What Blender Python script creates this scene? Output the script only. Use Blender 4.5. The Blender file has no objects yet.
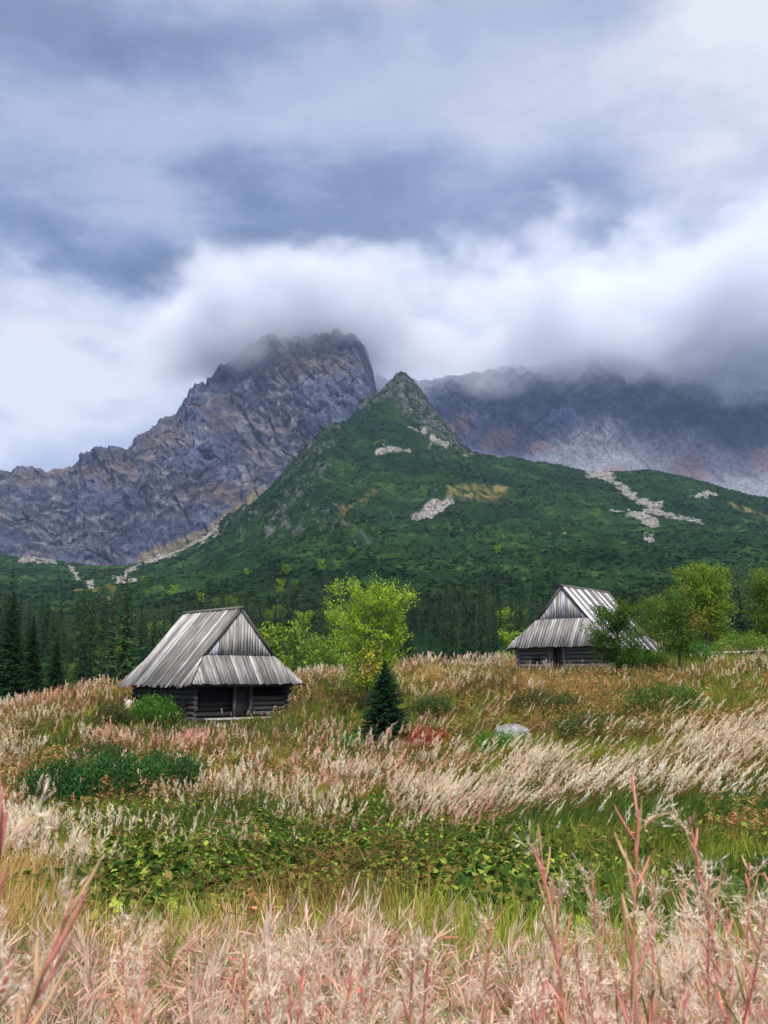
import bpy, math, random
import numpy as np
rng = np.random.default_rng(7)
random.seed(7)
R = math.radians
# ------------------------------------------------------------------ camera model
EYE = 1.6
F = 950.0
PITCH = math.atan(163.0 / F)
CP, SP = math.cos(PITCH), math.sin(PITCH)

def P(px, py, d):
    """the world point that stands d metres ahead at a picture position"""
    x = (px - 384.0) / F; yc = (512.0 - py) / F
    dy = CP - yc * SP; dz = SP + yc * CP
    return np.array([x / dy * d, d, EYE + dz / dy * d])

def proj(x, y, z):
    z = z - EYE
    f = y * CP + z * SP; u = -y * SP + z * CP
    f = np.maximum(f, 1e-3)
    return 384 + F * x / f, 512 - F * u / f

def srgb(r, g, b):
    f = lambda c: (c / 255 / 12.92) if c / 255 <= .04045 else ((c / 255 + .055) / 1.055) ** 2.4
    return (f(r), f(g), f(b))

# ------------------------------------------------------------------ numpy noise
_perm = np.random.default_rng(3).permutation(256).astype(np.int32)
_perm = np.concatenate([_perm, _perm, _perm])
_g = np.random.default_rng(5).normal(size=(256, 3)); _g /= np.linalg.norm(_g, axis=1)[:, None]

def pn(x, y, z=0.0, seed=0):
    x = np.asarray(x, float) + seed * 17.31; y = np.asarray(y, float) + seed * 5.7
    z = np.broadcast_to(np.asarray(z, float), x.shape) + seed * 3.1
    xi = np.floor(x).astype(np.int64); yi = np.floor(y).astype(np.int64); zi = np.floor(z).astype(np.int64)
    xf = x - xi; yf = y - yi; zf = z - zi
    xi &= 255; yi &= 255; zi &= 255
    u = xf**3 * (xf * (xf * 6 - 15) + 10); v = yf**3 * (yf * (yf * 6 - 15) + 10); w = zf**3 * (zf * (zf * 6 - 15) + 10)
    def gr(a, b, c):
        h = _perm[_perm[_perm[(xi + a) & 255] + ((yi + b) & 255)] + ((zi + c) & 255)]
        g = _g[h]
        return g[..., 0] * (xf - a) + g[..., 1] * (yf - b) + g[..., 2] * (zf - c)
    def l(a, b, t): return a + (b - a) * t
    return 1.6 * l(l(l(gr(0,0,0), gr(1,0,0), u), l(gr(0,1,0), gr(1,1,0), u), v),
                   l(l(gr(0,0,1), gr(1,0,1), u), l(gr(0,1,1), gr(1,1,1), u), v), w)

def fbm(x, y, z=0.0, o=4, seed=0, gain=.5):
    s = 0; a = 1.0; n = 0
    for i in range(o):
        s = s + a * pn(x * 2**i, y * 2**i, z * 2**i, seed + i); n += a; a *= gain
    return s / n

def ridged(x, y, z=0.0, o=4, seed=0, gain=.5):
    s = 0; a = 1.0; n = 0
    for i in range(o):
        s = s + a * (1 - 2 * np.abs(pn(x * 2**i, y * 2**i, z * 2**i, seed + i))); n += a; a *= gain
    return s / n

def facets(x, y, z, seed=0):
    """angular rock: every cell of a jittered lattice is a tilted plane. Returns height and distance to the cell wall"""
    x = np.asarray(x, float); xi = np.floor(x).astype(np.int64); yi = np.floor(y).astype(np.int64); zi = np.floor(z).astype(np.int64)
    b1 = np.full(x.shape, 1e9); b2 = np.full(x.shape, 1e9); hh = np.zeros(x.shape)
    for a in (-1, 0, 1):
        for b in (-1, 0, 1):
            for c in (-1, 0, 1):
                h = _perm[_perm[_perm[(xi + a + seed * 13) & 255] + ((yi + b) & 255)] + ((zi + c) & 255)]
                g1 = _g[h]; g2 = _g[(h * 7 + 31) & 255]
                dx = x - (xi + a + .5 + .55 * g1[..., 0]); dy = y - (yi + b + .5 + .55 * g1[..., 1]); dz = z - (zi + c + .5 + .55 * g1[..., 2])
                d = dx * dx + dy * dy + dz * dz; pl = dx * g2[..., 0] + dy * g2[..., 1] + dz * g2[..., 2] + .35 * g1[..., 0]
                n = d < b1; b2 = np.where(n, b1, np.minimum(b2, d)); hh = np.where(n, pl, hh); b1 = np.where(n, d, b1)
    return hh, np.sqrt(b2) - np.sqrt(b1)

def sstep(a, b, x):
    t = np.clip((x - a) / (b - a), 0, 1); return t * t * (3 - 2 * t)

# ------------------------------------------------------------------ mesh + object helpers
COL = bpy.data.collections.new("Scene")
bpy.context.scene.collection.children.link(COL)

def mk_mesh(name, V, faces, col=None, mat=None, smooth=False, uv=None):
    """V (n,3); faces: one int array (m,k) or several; col per-vertex rgb"""
    if not isinstance(faces, (list, tuple)): faces = [faces]
    faces = [np.asarray(f, np.int32) for f in faces if len(f)]
    me = bpy.data.meshes.new(name)
    V = np.asarray(V, np.float32)
    me.vertices.add(len(V)); me.vertices.foreach_set("co", V.ravel())
    loops = np.concatenate([f.ravel() for f in faces])
    sizes = np.concatenate([np.full(len(f), f.shape[1], np.int32) for f in faces])
    starts = np.concatenate([[0], np.cumsum(sizes)[:-1]]).astype(np.int32)
    me.loops.add(len(loops)); me.loops.foreach_set("vertex_index", loops)
    me.polygons.add(len(sizes)); me.polygons.foreach_set("loop_start", starts)
    if smooth: me.polygons.foreach_set("use_smooth", np.ones(len(sizes), bool))
    me.update(calc_edges=True)
    if col is not None:
        a = me.color_attributes.new("Col", "FLOAT_COLOR", "POINT")
        c = np.ones((len(V), 4), np.float32); c[:, :3] = col
        a.data.foreach_set("color", c.ravel())
    if uv is not None:
        l = me.uv_layers.new(name="UVMap")
        l.data.foreach_set("uv", np.asarray(uv, np.float32)[loops].ravel())
    if mat: me.materials.append(mat)
    return me

def obj(name, me, parent=None, loc=(0, 0, 0), rz=0.0, sc=1.0):
    o = bpy.data.objects.new(name, me); COL.objects.link(o)
    o.location = loc; o.rotation_euler = (0, 0, rz); o.scale = (sc, sc, sc) if np.isscalar(sc) else sc
    if parent: o.parent = parent
    return o

def tag(o, label=None, cat=None, group=None, kind=None):
    if label: o["label"] = label
    if cat: o["category"] = cat
    if group: o["group"] = group
    if kind: o["kind"] = kind
    return o

def dup(root, loc, rz=0.0, sc=1.0):
    r = root.copy(); COL.objects.link(r); r.location = loc; r.rotation_euler = (0, 0, rz)
    r.scale = (sc, sc, sc) if np.isscalar(sc) else sc
    for ch in list(root.children):
        c = ch.copy(); COL.objects.link(c); c.parent = r
        for g in list(ch.children):
            d = g.copy(); COL.objects.link(d); d.parent = c
    return r

class MB:
    """collects triangles / quads with a colour per vertex"""
    def __init__(s): s.V = []; s.T = []; s.Q = []; s.C = []; s.U = []; s.n = 0
    def add(s, V, T=None, Q=None, c=(1, 1, 1), uv=None):
        V = np.asarray(V, float).reshape(-1, 3)
        s.V.append(V); c = np.asarray(c, float)
        s.C.append(np.broadcast_to(c, V.shape) if c.ndim == 1 else c)
        s.U.append(np.zeros((len(V), 2)) if uv is None else np.asarray(uv, float))
        if T is not None and len(T): s.T.append(np.asarray(T, np.int64) + s.n)
        if Q is not None and len(Q): s.Q.append(np.asarray(Q, np.int64) + s.n)
        s.n += len(V)
    def arrays(s):
        V = np.concatenate(s.V); C = np.concatenate(s.C); U = np.concatenate(s.U)
        T = np.concatenate(s.T) if s.T else np.zeros((0, 3), int)
        Q = np.concatenate(s.Q) if s.Q else np.zeros((0, 4), int)
        return V, T, Q, C, U
    def tris(s):
        V, T, Q, C, U = s.arrays()
        if len(Q): T = np.concatenate([T, Q[:, [0, 1, 2]], Q[:, [0, 2, 3]]])
        return V, T, C
    def mesh(s, name, mat, smooth=False):
        V, T, Q, C, U = s.arrays()
        return mk_mesh(name, V, [T, Q], C, mat, smooth, U)
    def box(s, p0, p1, c=(1, 1, 1), rot=None, org=None):
        x0, y0, z0 = p0; x1, y1, z1 = p1
        V = np.array([[x0,y0,z0],[x1,y0,z0],[x1,y1,z0],[x0,y1,z0],[x0,y0,z1],[x1,y0,z1],[x1,y1,z1],[x0,y1,z1]], float)
        uv = np.array([[v[0] + v[1] * .3, v[2]] for v in V])
        s.add(V, Q=[[0,3,2,1],[4,5,6,7],[0,1,5,4],[1,2,6,5],[2,3,7,6],[3,0,4,7]], c=c, uv=uv)
    def tube(s, pts, rad, n=6, c=(1, 1, 1), cap=True):
        pts = np.asarray(pts, float); m = len(pts); rad = np.broadcast_to(np.asarray(rad, float), (m,))
        t = np.gradient(pts, axis=0); t /= np.linalg.norm(t, axis=1)[:, None] + 1e-9
        ref = np.array([0.0, 0, 1]) if abs(t[0][2]) < .9 else np.array([1.0, 0, 0])
        a = np.cross(t, ref); a /= np.linalg.norm(a, axis=1)[:, None] + 1e-9
        b = np.cross(t, a)
        an = np.arange(n) * 2 * math.pi / n
        V = pts[:, None, :] + rad[:, None, None] * (np.cos(an)[None, :, None] * a[:, None, :] + np.sin(an)[None, :, None] * b[:, None, :])
        i = np.arange(m - 1)[:, None] * n; j = np.arange(n)[None, :]; k = (j + 1) % n
        Q = np.stack([i + j, i + k, i + n + k, i + n + j], -1).reshape(-1, 4)
        L = np.concatenate([[0], np.cumsum(np.linalg.norm(np.diff(pts, axis=0), axis=1))])
        uv = np.stack(np.broadcast_arrays(j * .1 + 0 * L[:, None], L[:, None] + 0.0 * j), -1).reshape(-1, 2)
        cc = np.asarray(c, float)
        if cc.ndim == 2: cc = np.repeat(cc, n, axis=0)
        s.add(V.reshape(-1, 3), Q=Q, c=cc, uv=uv)
        if cap:
            V2 = V[[0, -1]].reshape(-1, 3)
            c2 = cc if cc.ndim == 1 else np.concatenate([cc[:n], cc[-n:]])
            T = [[0, q + 1, q] for q in range(1, n - 1)] + [[n, n + q, n + q + 1] for q in range(1, n - 1)]
            s.add(V2, T=T, c=c2)

def unit(v): v = np.asarray(v, float); return v / (np.linalg.norm(v, axis=-1, keepdims=True) + 1e-9)
def rdirs(n, g=rng): return unit(g.normal(size=(n, 3)))

def leaves(mb, C, size, col, g=rng, aspect=.42, up=.35, fold=True, dirs=None):
    """rhombic leaves at the centres C"""
    n = len(C); t = rdirs(n, g) if dirs is None else unit(dirs)
    nrm = rdirs(n, g); nrm[:, 2] = np.abs(nrm[:, 2]) + up
    b = unit(np.cross(nrm, t)); size = np.broadcast_to(size, (n,))[:, None]
    V = np.stack([C - t * size, C + b * size * aspect, C + t * size, C - b * size * aspect], 1).reshape(-1, 3)
    Q = np.arange(n * 4).reshape(n, 4)
    mb.add(V, Q=Q, c=np.repeat(np.broadcast_to(col, (n, 3)), 4, axis=0))

def blades(mb, B, T, w, col, g=rng, bend=0.0):
    """thin triangles from base points B to tips T; width w"""
    n = len(B); d = T - B
    s = unit(np.cross(d, rdirs(n, g))) * np.broadcast_to(w, (n,))[:, None] * .5
    V = np.stack([B - s, B + s, T], 1).reshape(-1, 3)
    mb.add(V, T=np.arange(n * 3).reshape(n, 3), c=np.repeat(np.broadcast_to(col, (n, 3)), 3, axis=0))

def spind(mb, B, T, w, col, g=rng, at=.45):
    """spindle-shaped blade (rhombus) from B to T"""
    n = len(B); d = T - B
    s = unit(np.cross(d, rdirs(n, g))) * np.broadcast_to(w, (n,))[:, None] * .5
    M = B + d * at
    V = np.stack([B, M + s, T, M - s], 1).reshape(-1, 3)
    mb.add(V, Q=np.arange(n * 4).reshape(n, 4), c=np.repeat(np.broadcast_to(col, (n, 3)), 4, axis=0))

# ------------------------------------------------------------------ materials
def new_mat(name):
    m = bpy.data.materials.new(name); m.use_nodes = True
    nt = m.node_tree; nt.nodes.clear()
    return m, nt, nt.nodes, nt.links

def N(nt, t, **kw):
    n = nt.nodes.new(t)
    for k, v in kw.items():
        if k.startswith('_'): setattr(n, k[1:], v)
        else: n.inputs[k.replace('__', ' ')].default_value = v
    return n

def foliage_mat(name, trans=.3, noise_scale=None, spec=0.0):
    m, nt, nodes, L = new_mat(name)
    at = N(nt, 'ShaderNodeAttribute', _attribute_name='Col')
    src = at.outputs['Color']
    oi = N(nt, 'ShaderNodeObjectInfo')
    mr = N(nt, 'ShaderNodeMapRange'); mr.inputs['To Min'].default_value = .8; mr.inputs['To Max'].default_value = 1.2
    L.new(oi.outputs['Random'], mr.inputs['Value'])
    mm = N(nt, 'ShaderNodeVectorMath', _operation='SCALE')
    L.new(src, mm.inputs[0]); L.new(mr.outputs[0], mm.inputs['Scale']); src = mm.outputs[0]
    d = N(nt, 'ShaderNodeBsdfDiffuse'); t = N(nt, 'ShaderNodeBsdfTranslucent'); mx = N(nt, 'ShaderNodeMixShader', Fac=trans)
    L.new(src, d.inputs['Color']); L.new(src, t.inputs['Color'])
    L.new(d.outputs[0], mx.inputs[1]); L.new(t.outputs[0], mx.inputs[2])
    o = N(nt, 'ShaderNodeOutputMaterial'); L.new(mx.outputs[0], o.inputs['Surface'])
    return m

def wood_mat(name):
    """weathered boards: plank colour from the attribute, streaks along v of the UV map"""
    m, nt, nodes, L = new_mat(name)
    at = N(nt, 'ShaderNodeAttribute', _attribute_name='Col')
    uv = N(nt, 'ShaderNodeUVMap', _uv_map='UVMap')
    mp = N(nt, 'ShaderNodeMapping'); mp.inputs['Scale'].default_value = (38, 1.6, 1)
    L.new(uv.outputs[0], mp.inputs[0])
    n1 = N(nt, 'ShaderNodeTexNoise', Scale=1.0, Detail=5.0, Roughness=.65); L.new(mp.outputs[0], n1.inputs['Vector'])
    mp2 = N(nt, 'ShaderNodeMapping'); mp2.inputs['Scale'].default_value = (5, 1.1, 1); L.new(uv.outputs[0], mp2.inputs[0])
    n2 = N(nt, 'ShaderNodeTexNoise', Scale=1.0, Detail=4.0); L.new(mp2.outputs[0], n2.inputs['Vector'])
    r1 = N(nt, 'ShaderNodeMapRange'); r1.inputs['From Min'].default_value = .3; r1.inputs['From Max'].default_value = .7; r1.inputs['To Min'].default_value = .55; r1.inputs['To Max'].default_value = 1.35
    L.new(n1.outputs[0], r1.inputs['Value'])
    r2 = N(nt, 'ShaderNodeMapRange'); r2.inputs['From Min'].default_value = .3; r2.inputs['From Max'].default_value = .7; r2.inputs['To Min'].default_value = .6; r2.inputs['To Max'].default_value = 1.3
    L.new(n2.outputs[0], r2.inputs['Value'])
    mu = N(nt, 'ShaderNodeMath', _operation='MULTIPLY'); L.new(r1.outputs[0], mu.inputs[0]); L.new(r2.outputs[0], mu.inputs[1])
    sc = N(nt, 'ShaderNodeVectorMath', _operation='SCALE'); L.new(at.outputs['Color'], sc.inputs[0]); L.new(mu.outputs[0], sc.inputs['Scale'])
    b = N(nt, 'ShaderNodeBsdfPrincipled', Roughness=.85); b.inputs['Specular IOR Level'].default_value = .25
    L.new(sc.outputs[0], b.inputs['Base Color'])
    bp = N(nt, 'ShaderNodeBump', Strength=.5, Distance=.01); L.new(n1.outputs[0], bp.inputs['Height']); L.new(bp.outputs[0], b.inputs['Normal'])
    o = N(nt, 'ShaderNodeOutputMaterial'); L.new(b.outputs[0], o.inputs['Surface'])
    return m

def ground_mat(name, scales=((.5, .35), (6.0, .35)), bump=(3.0, .3), rough=.95):
    m, nt, nodes, L = new_mat(name)
    at = N(nt, 'ShaderNodeAttribute', _attribute_name='Col'); src = at.outputs['Color']
    tc = N(nt, 'ShaderNodeNewGeometry')
    for s, amp in scales:
        n = N(nt, 'ShaderNodeTexNoise', Scale=s, Detail=6.0, Roughness=.6); L.new(tc.outputs['Position'], n.inputs['Vector'])
        r = N(nt, 'ShaderNodeMapRange'); r.inputs['From Min'].default_value = .3; r.inputs['From Max'].default_value = .7
        r.inputs['To Min'].default_value = 1 - amp; r.inputs['To Max'].default_value = 1 + amp
        L.new(n.outputs[0], r.inputs['Value'])
        v = N(nt, 'ShaderNodeVectorMath', _operation='SCALE'); L.new(src, v.inputs[0]); L.new(r.outputs[0], v.inputs['Scale']); src = v.outputs[0]
    b = N(nt, 'ShaderNodeBsdfDiffuse'); L.new(src, b.inputs['Color'])
    n = N(nt, 'ShaderNodeTexNoise', Scale=bump[0], Detail=6.0, Roughness=.65); L.new(tc.outputs['Position'], n.inputs['Vector'])
    bp = N(nt, 'ShaderNodeBump', Strength=.8, Distance=bump[1]); L.new(n.outputs[0], bp.inputs['Height']); L.new(bp.outputs[0], b.inputs['Normal'])
    o = N(nt, 'ShaderNodeOutputMaterial'); L.new(b.outputs[0], o.inputs['Surface'])
    return m

M_LEAF = foliage_mat('leaf', .35)
M_NEEDLE = foliage_mat('needle', .12)
M_GRASS = foliage_mat('grass', .3)
M_FLUFF = foliage_mat('fluff', .45)
M_STEM = foliage_mat('stem', .05)
M_WOOD = wood_mat('weathered_wood')
M_GROUND = ground_mat('soil_and_litter', ((.8, .3), (9.0, .4)), (12.0, .05))
M_HILL = ground_mat('pine_scrub_slope', ((.035, .25), (.25, .35)), (.45, 2.2))
M_ROCK = ground_mat('granite_face', ((.012, .2), (.09, .4)), (.09, 14.0))
M_STONE = ground_mat('lichen_stone', ((3.0, .35), (20.0, .25)), (9.0, .06))

# ------------------------------------------------------------------ terrain
class TPS:
    def __init__(s, X, q, lam=1e-4):
        X = np.asarray(X, float); n = len(X)
        K = s.k(X[:, None] - X[None]); K[np.diag_indices(n)] += lam
        Pm = np.c_[np.ones(n), X]
        A = np.block([[K, Pm], [Pm.T, np.zeros((3, 3))]])
        w = np.linalg.solve(A, np.r_[q, 0, 0, 0]); s.X = X; s.w = w
    @staticmethod
    def k(d):
        r2 = (d ** 2).sum(-1); return .5 * r2 * np.log(r2 + 1e-12)
    def __call__(s, X):
        sh = X.shape[:-1]; X = X.reshape(-1, 2); out = np.empty(len(X)); n = len(s.X)
        for i in range(0, len(X), 60000):
            x = X[i:i + 60000]
            out[i:i + 60000] = s.k(x[:, None] - s.X[None]) @ s.w[:n] + s.w[n] + x @ s.w[n + 1:]
        return out.reshape(sh)

SA = 5.0
def ctrl(pts, mode):
    X = []; q = []
    for px, py, d in pts:
        p = P(px, py, d); r = math.hypot(p[0], p[1]); a = math.atan2(p[0], p[1])
        X.append((a * SA, math.log(r))); q.append((p[2] - EYE) if mode == 'z' else (p[2] - EYE) / r)
    return X, q

# the meadow: picture position of the bare ground and how far away it is
near = []
for px in (-150, 384, 920):
    near += [(px, 675 + 950 * 1.6 / 2.0, 2.0), (px, 675 + 950 * 1.7 / 4, 4.0)]
    near += [(px, 675 + 950 * 2.05 / 6.5, 6.5)]
near += [(-150, 925, 10), (384, 930, 10), (920, 915, 10)]
near += [(-150, 872, 15), (200, 872, 15), (384, 868, 15), (600, 856, 15), (920, 838, 15)]
near += [(-150, 834, 20), (100, 834, 20), (300, 832, 20), (500, 818, 20), (700, 796, 20), (920, 775, 20)]
near += [(-100, 806, 25), (100, 806, 25), (300, 802, 25), (500, 786, 25), (700, 757, 25), (900, 732, 25)]
near += [(-100, 762, 34), (60, 766, 34), (200, 762, 34), (330, 756, 34), (430, 748, 34), (560, 732, 34), (700, 716, 34), (900, 700, 34)]
near += [(-100, 738, 41), (60, 736, 40), (150, 733, 40), (210, 732, 40), (290, 730, 40), (360, 719, 41), (430, 706, 41), (560, 695, 41), (700, 688, 41), (900, 682, 41)]
near += [(-100, 724, 48), (20, 716, 47), (110, 699, 48), (210, 712, 48), (310, 688, 48), (430, 677, 49), (560, 679, 49), (700, 676, 49), (900, 670, 49)]
near += [(-100, 722, 56), (20, 712, 54), (80, 696, 54), (210, 696, 56), (310, 682, 55), (430, 670, 56), (560, 669, 56), (700, 666, 57), (900, 658, 57)]
near += [(-100, 732, 66), (60, 712, 66), (210, 704, 66), (320, 688, 66), (430, 672, 66), (560, 660, 66), (660, 655, 68), (740, 653, 72), (900, 648, 72)]
near += [(-100, 732, 85), (60, 720, 85), (210, 715, 85), (320, 702, 85), (430, 688, 85), (560, 672, 88), (700, 652, 88), (800, 646, 88), (900, 642, 88)]
near += [(-100, 700, 130), (210, 695, 130), (430, 682, 130), (600, 668, 130), (900, 650, 130)]
TN = TPS(*ctrl(near, 'z'), lam=1e-3)

far = [(-150, 722, 95), (60, 720, 95), (210, 712, 95), (430, 690, 95), (700, 655, 95), (900, 645, 95)]
far += [(-150, 700, 130), (210, 695, 130), (430, 682, 130), (600, 668, 130), (900, 650, 130)]
far += [(-250, 672, 180), (0, 668, 180), (200, 662, 180), (400, 655, 180), (600, 650, 180), (1000, 640, 180)]
far += [(-250, 648, 300), (0, 645, 300), (150, 638, 300), (300, 618, 300), (400, 612, 300), (520, 612, 300), (650, 612, 320), (1000, 605, 320)]
far += [(-250, 620, 500), (0, 618, 500), (100, 608, 500), (200, 592, 480), (300, 576, 450), (400, 572, 450), (520, 575, 450), (620, 572, 480), (768, 574, 480), (1000, 570, 500)]
far += [(-250, 598, 800), (0, 590, 800), (100, 585, 800), (180, 572, 780), (240, 556, 700), (310, 545, 620), (400, 543, 640), (520, 545, 650), (620, 545, 650), (768, 545, 680), (1000, 540, 700)]
far += [(-250, 560, 1300), (0, 560, 1250), (60, 568, 1200), (120, 572, 1150), (170, 560, 1050), (210, 542, 980)]
far += [(250, 516, 950), (285, 491, 980), (312, 456, 1050), (335, 431, 1120), (365, 409, 1250), (386, 394, 1330), (402, 377, 1350), (418, 395, 1345), (436, 419, 1340), (455, 441, 1330), (480, 459, 1300), (510, 462, 1290), (560, 471, 1280), (610, 477, 1270), (655, 476, 1240), (700, 486, 1240), (768, 503, 1240), (860, 520, 1240), (1000, 545, 1240)]
far += [(310, 500, 850), (340, 508, 800), (400, 506, 850), (480, 506, 850), (560, 510, 850), (620, 516, 850), (700, 522, 880), (768, 530, 880), (1000, 548, 900)]
far += [(330, 460, 1000), (380, 452, 1060), (400, 466, 1000), (450, 462, 1060), (450, 461, 1130), (400, 459, 1080), (500, 474, 1080), (560, 482, 1080), (620, 490, 1060), (680, 492, 1060), (768, 513, 1060)]
far += [(375, 428, 1200), (350, 446, 1120), (405, 420, 1240), (430, 442, 1210), (455, 452, 1220)]
far += [(-250, 590, 1700), (0, 585, 1700), (150, 590, 1700), (250, 560, 1600), (310, 505, 1450), (340, 480, 1500), (400, 440, 1550), (450, 470, 1550), (500, 492, 1550), (600, 505, 1550), (700, 515, 1550), (850, 540, 1550), (1000, 560, 1550)]
far += [(-250, 600, 2100), (100, 600, 2100), (350, 560, 2100), (600, 545, 2100), (1000, 570, 2100)]
TF = TPS(*ctrl(far, 't'), lam=2e-4)

def bare_z(x, y):
    x = np.asarray(x, float); y = np.asarray(y, float)
    r = np.hypot(x, y); a = np.arctan2(x, y)
    A = np.clip(a, -.62, .62); lr = np.log(np.clip(r, 1.2, 2200))
    X = np.stack([A * SA, lr], -1)
    zn = np.zeros(r.shape); zf = np.zeros(r.shape)
    mn = r < 131; mf = r > 94
    if mn.any(): zn[mn] = TN(X[mn])
    if mf.any(): zf[mf] = TF(X[mf]) * r[mf]
    w = sstep(95, 130, r)
    z = zn * (1 - w) + zf * w
    w2 = sstep(.75, 1.9, np.abs(a))
    z = z * (1 - w2) + (-1.6 - .01 * r) * w2
    return z + EYE

def meadow_z(x, y):
    r = np.hypot(x, y)
    b = .16 * fbm(x * .22, y * .22, o=3, seed=11) + .05 * pn(x * 1.1, y * 1.1, seed=12)
    z = bare_z(x, y) + b * sstep(2, 8, r)
    for cx, cy, cz, ri, ro in ((-8.3, 46.4, -.48, 3.7, 5.2), (12.1, 58.2, 1.62, 3.9, 5.6)):      # level ground under the huts
        k = sstep(ro, ri, np.hypot(x - cx, y - cy)); z = z * (1 - k) + cz * k
    return z

def hill_disp(x, y, z, rocky):
    r = np.hypot(x, y); k = sstep(140, 500, r)
    d = 7.0 * fbm(x * .012, y * .012, o=3, seed=21) * k
    d += (9 * ridged(x * .0032, y * .0105, o=2, seed=22, gain=.4) - 3) * sstep(350, 620, r) * sstep(1300, 1180, r)
    d += 4.5 * ridged(x * .035, y * .035, o=2, seed=24) * k
    d += 1.7 * (1 - 2 * np.abs(pn(x * .11, y * .11, seed=25))) * sstep(110, 300, r)
    d += 1.0 * (1 - 2 * np.abs(pn(x * .27, y * .27, seed=26))) * sstep(110, 250, r)
    d += rocky * (7 * ridged(x * .03, y * .03, z * .02, o=4, seed=27) + 7 * ridged(x * .1, y * .1, z * .06, o=3, seed=28) - 2)
    return d

def polar(rad, az):
    A, RR = np.meshgrid(az, rad)
    return RR * np.sin(A), RR * np.cos(A)

def grid_quads(nr, nc, wrap=False):
    i = np.arange(nr - 1)[:, None]; j = np.arange(nc if wrap else nc - 1)[None, :]; k = (j + 1) % nc
    return np.stack([i * nc + j, i * nc + k, (i + 1) * nc + k, (i + 1) * nc + j], -1).reshape(-1, 4)

def az_full(n_in, n_out, lim):
    a = np.linspace(-lim, lim, n_in); b = np.linspace(lim, 2 * math.pi - lim, n_out + 2)[1:-1]
    return np.concatenate([a, b])

def build_meadow():
    rad = np.concatenate([[0.02], np.geomspace(.5, 131, 260)]); az = az_full(420, 60, .6)
    x, y = polar(rad, az); z = meadow_z(x, y)
    n = fbm(x * .35, y * .35, o=3, seed=31)[..., None]; n2 = fbm(x * 1.7, y * 1.7, o=2, seed=32)[..., None]
    c = np.array([.045, .05, .018]) * (1 + .5 * n2) + np.clip(n, 0, 1) * np.array([.07, .045, .012])
    V = np.stack([x, y, z], -1).reshape(-1, 3)
    me = mk_mesh('meadow', V, grid_quads(*x.shape, wrap=True), c.reshape(-1, 3), M_GROUND, True)
    tag(obj('meadow', me), kind='structure')
build_meadow()

def poly_mask(px, py, pts, w):
    """1 near a polyline given as picture positions, of half-width w"""
    best = np.full(px.shape, 1e9)
    for (x0, y0), (x1, y1) in zip(pts[:-1], pts[1:]):
        dx, dy = x1 - x0, y1 - y0; t = np.clip(((px - x0) * dx + (py - y0) * dy) / (dx * dx + dy * dy + 1e-9), 0, 1)
        best = np.minimum(best, np.hypot(px - x0 - t * dx, (py - y0 - t * dy) * 1.5))
    return best / w

SCREE = [([(378, 457), (415, 455)], 3.5), ([(433, 450), (465, 458), (490, 458), (512, 461)], 3.2), ([(408, 430), (424, 440)], 2.6),
         ([(418, 518), (432, 515), (450, 508)], 4), ([(590, 476), (612, 480)], 3.5), ([(618, 488), (632, 502), (650, 512), (672, 522), (698, 528)], 5),
         ([(612, 518), (655, 530)], 3.5), ([(550, 541), (592, 543)], 2), ([(745, 541), (762, 542)], 2.5),
         ([(70, 574), (80, 590), (95, 600)], 2.6), ([(118, 592), (135, 575), (165, 562), (215, 540)], 3), ([(118, 588), (132, 590)], 4),
         ([(20, 565), (55, 567)], 2), ([(645, 548), (652, 549)], 2), ([(690, 500), (715, 500)], 2.2)]
OCHRE = [([(455, 500), (500, 500)], 9), ([(345, 520), (372, 500)], 6), ([(730, 510), (768, 525)], 4), ([(78, 603), (105, 606)], 7),
         ([(340, 535), (352, 520)], 5), ([(150, 566), (235, 520)], 4)]
RIBS = [([(402, 378), (420, 400), (445, 435)], 26), ([(402, 380), (385, 395), (360, 408)], 9), ([(425, 430), (440, 455)], 10),
        ([(318, 440), (300, 480), (285, 520)], 20), ([(300, 520), (345, 540)], 24), ([(240, 530), (270, 540)], 22), ([(440, 500), (470, 505)], 8)]

def masks(px, py, x, y, table, jit=.5, seed=40, sc=.03):
    m = np.zeros(px.shape); n = fbm(x * sc, y * sc, o=4, seed=seed) * 2
    for pts, w in table: m = np.maximum(m, 1 - sstep(.6, 1.25, poly_mask(px, py, pts, w) + jit * n))
    return m

def hill_sheet(x, y):
    z = bare_z(x, y) - .35 * (1 - sstep(126, 140, np.hypot(x, y)))
    px, py = proj(x, y, z)
    front = (y > 0).astype(float)
    rib = masks(px, py, x, y, RIBS, .6, 41, .02) * front
    scr = masks(px, py, x, y, SCREE, 1.0, 42, .06) * front
    och = masks(px, py, x, y, OCHRE, .6, 43, .03) * front
    zz = z + hill_disp(x, y, z, rib) - 1.0 * scr
    zz += scr * 1.6 * np.abs(pn(x * .35, y * .35, seed=44))
    return zz, rib, scr, och

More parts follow.
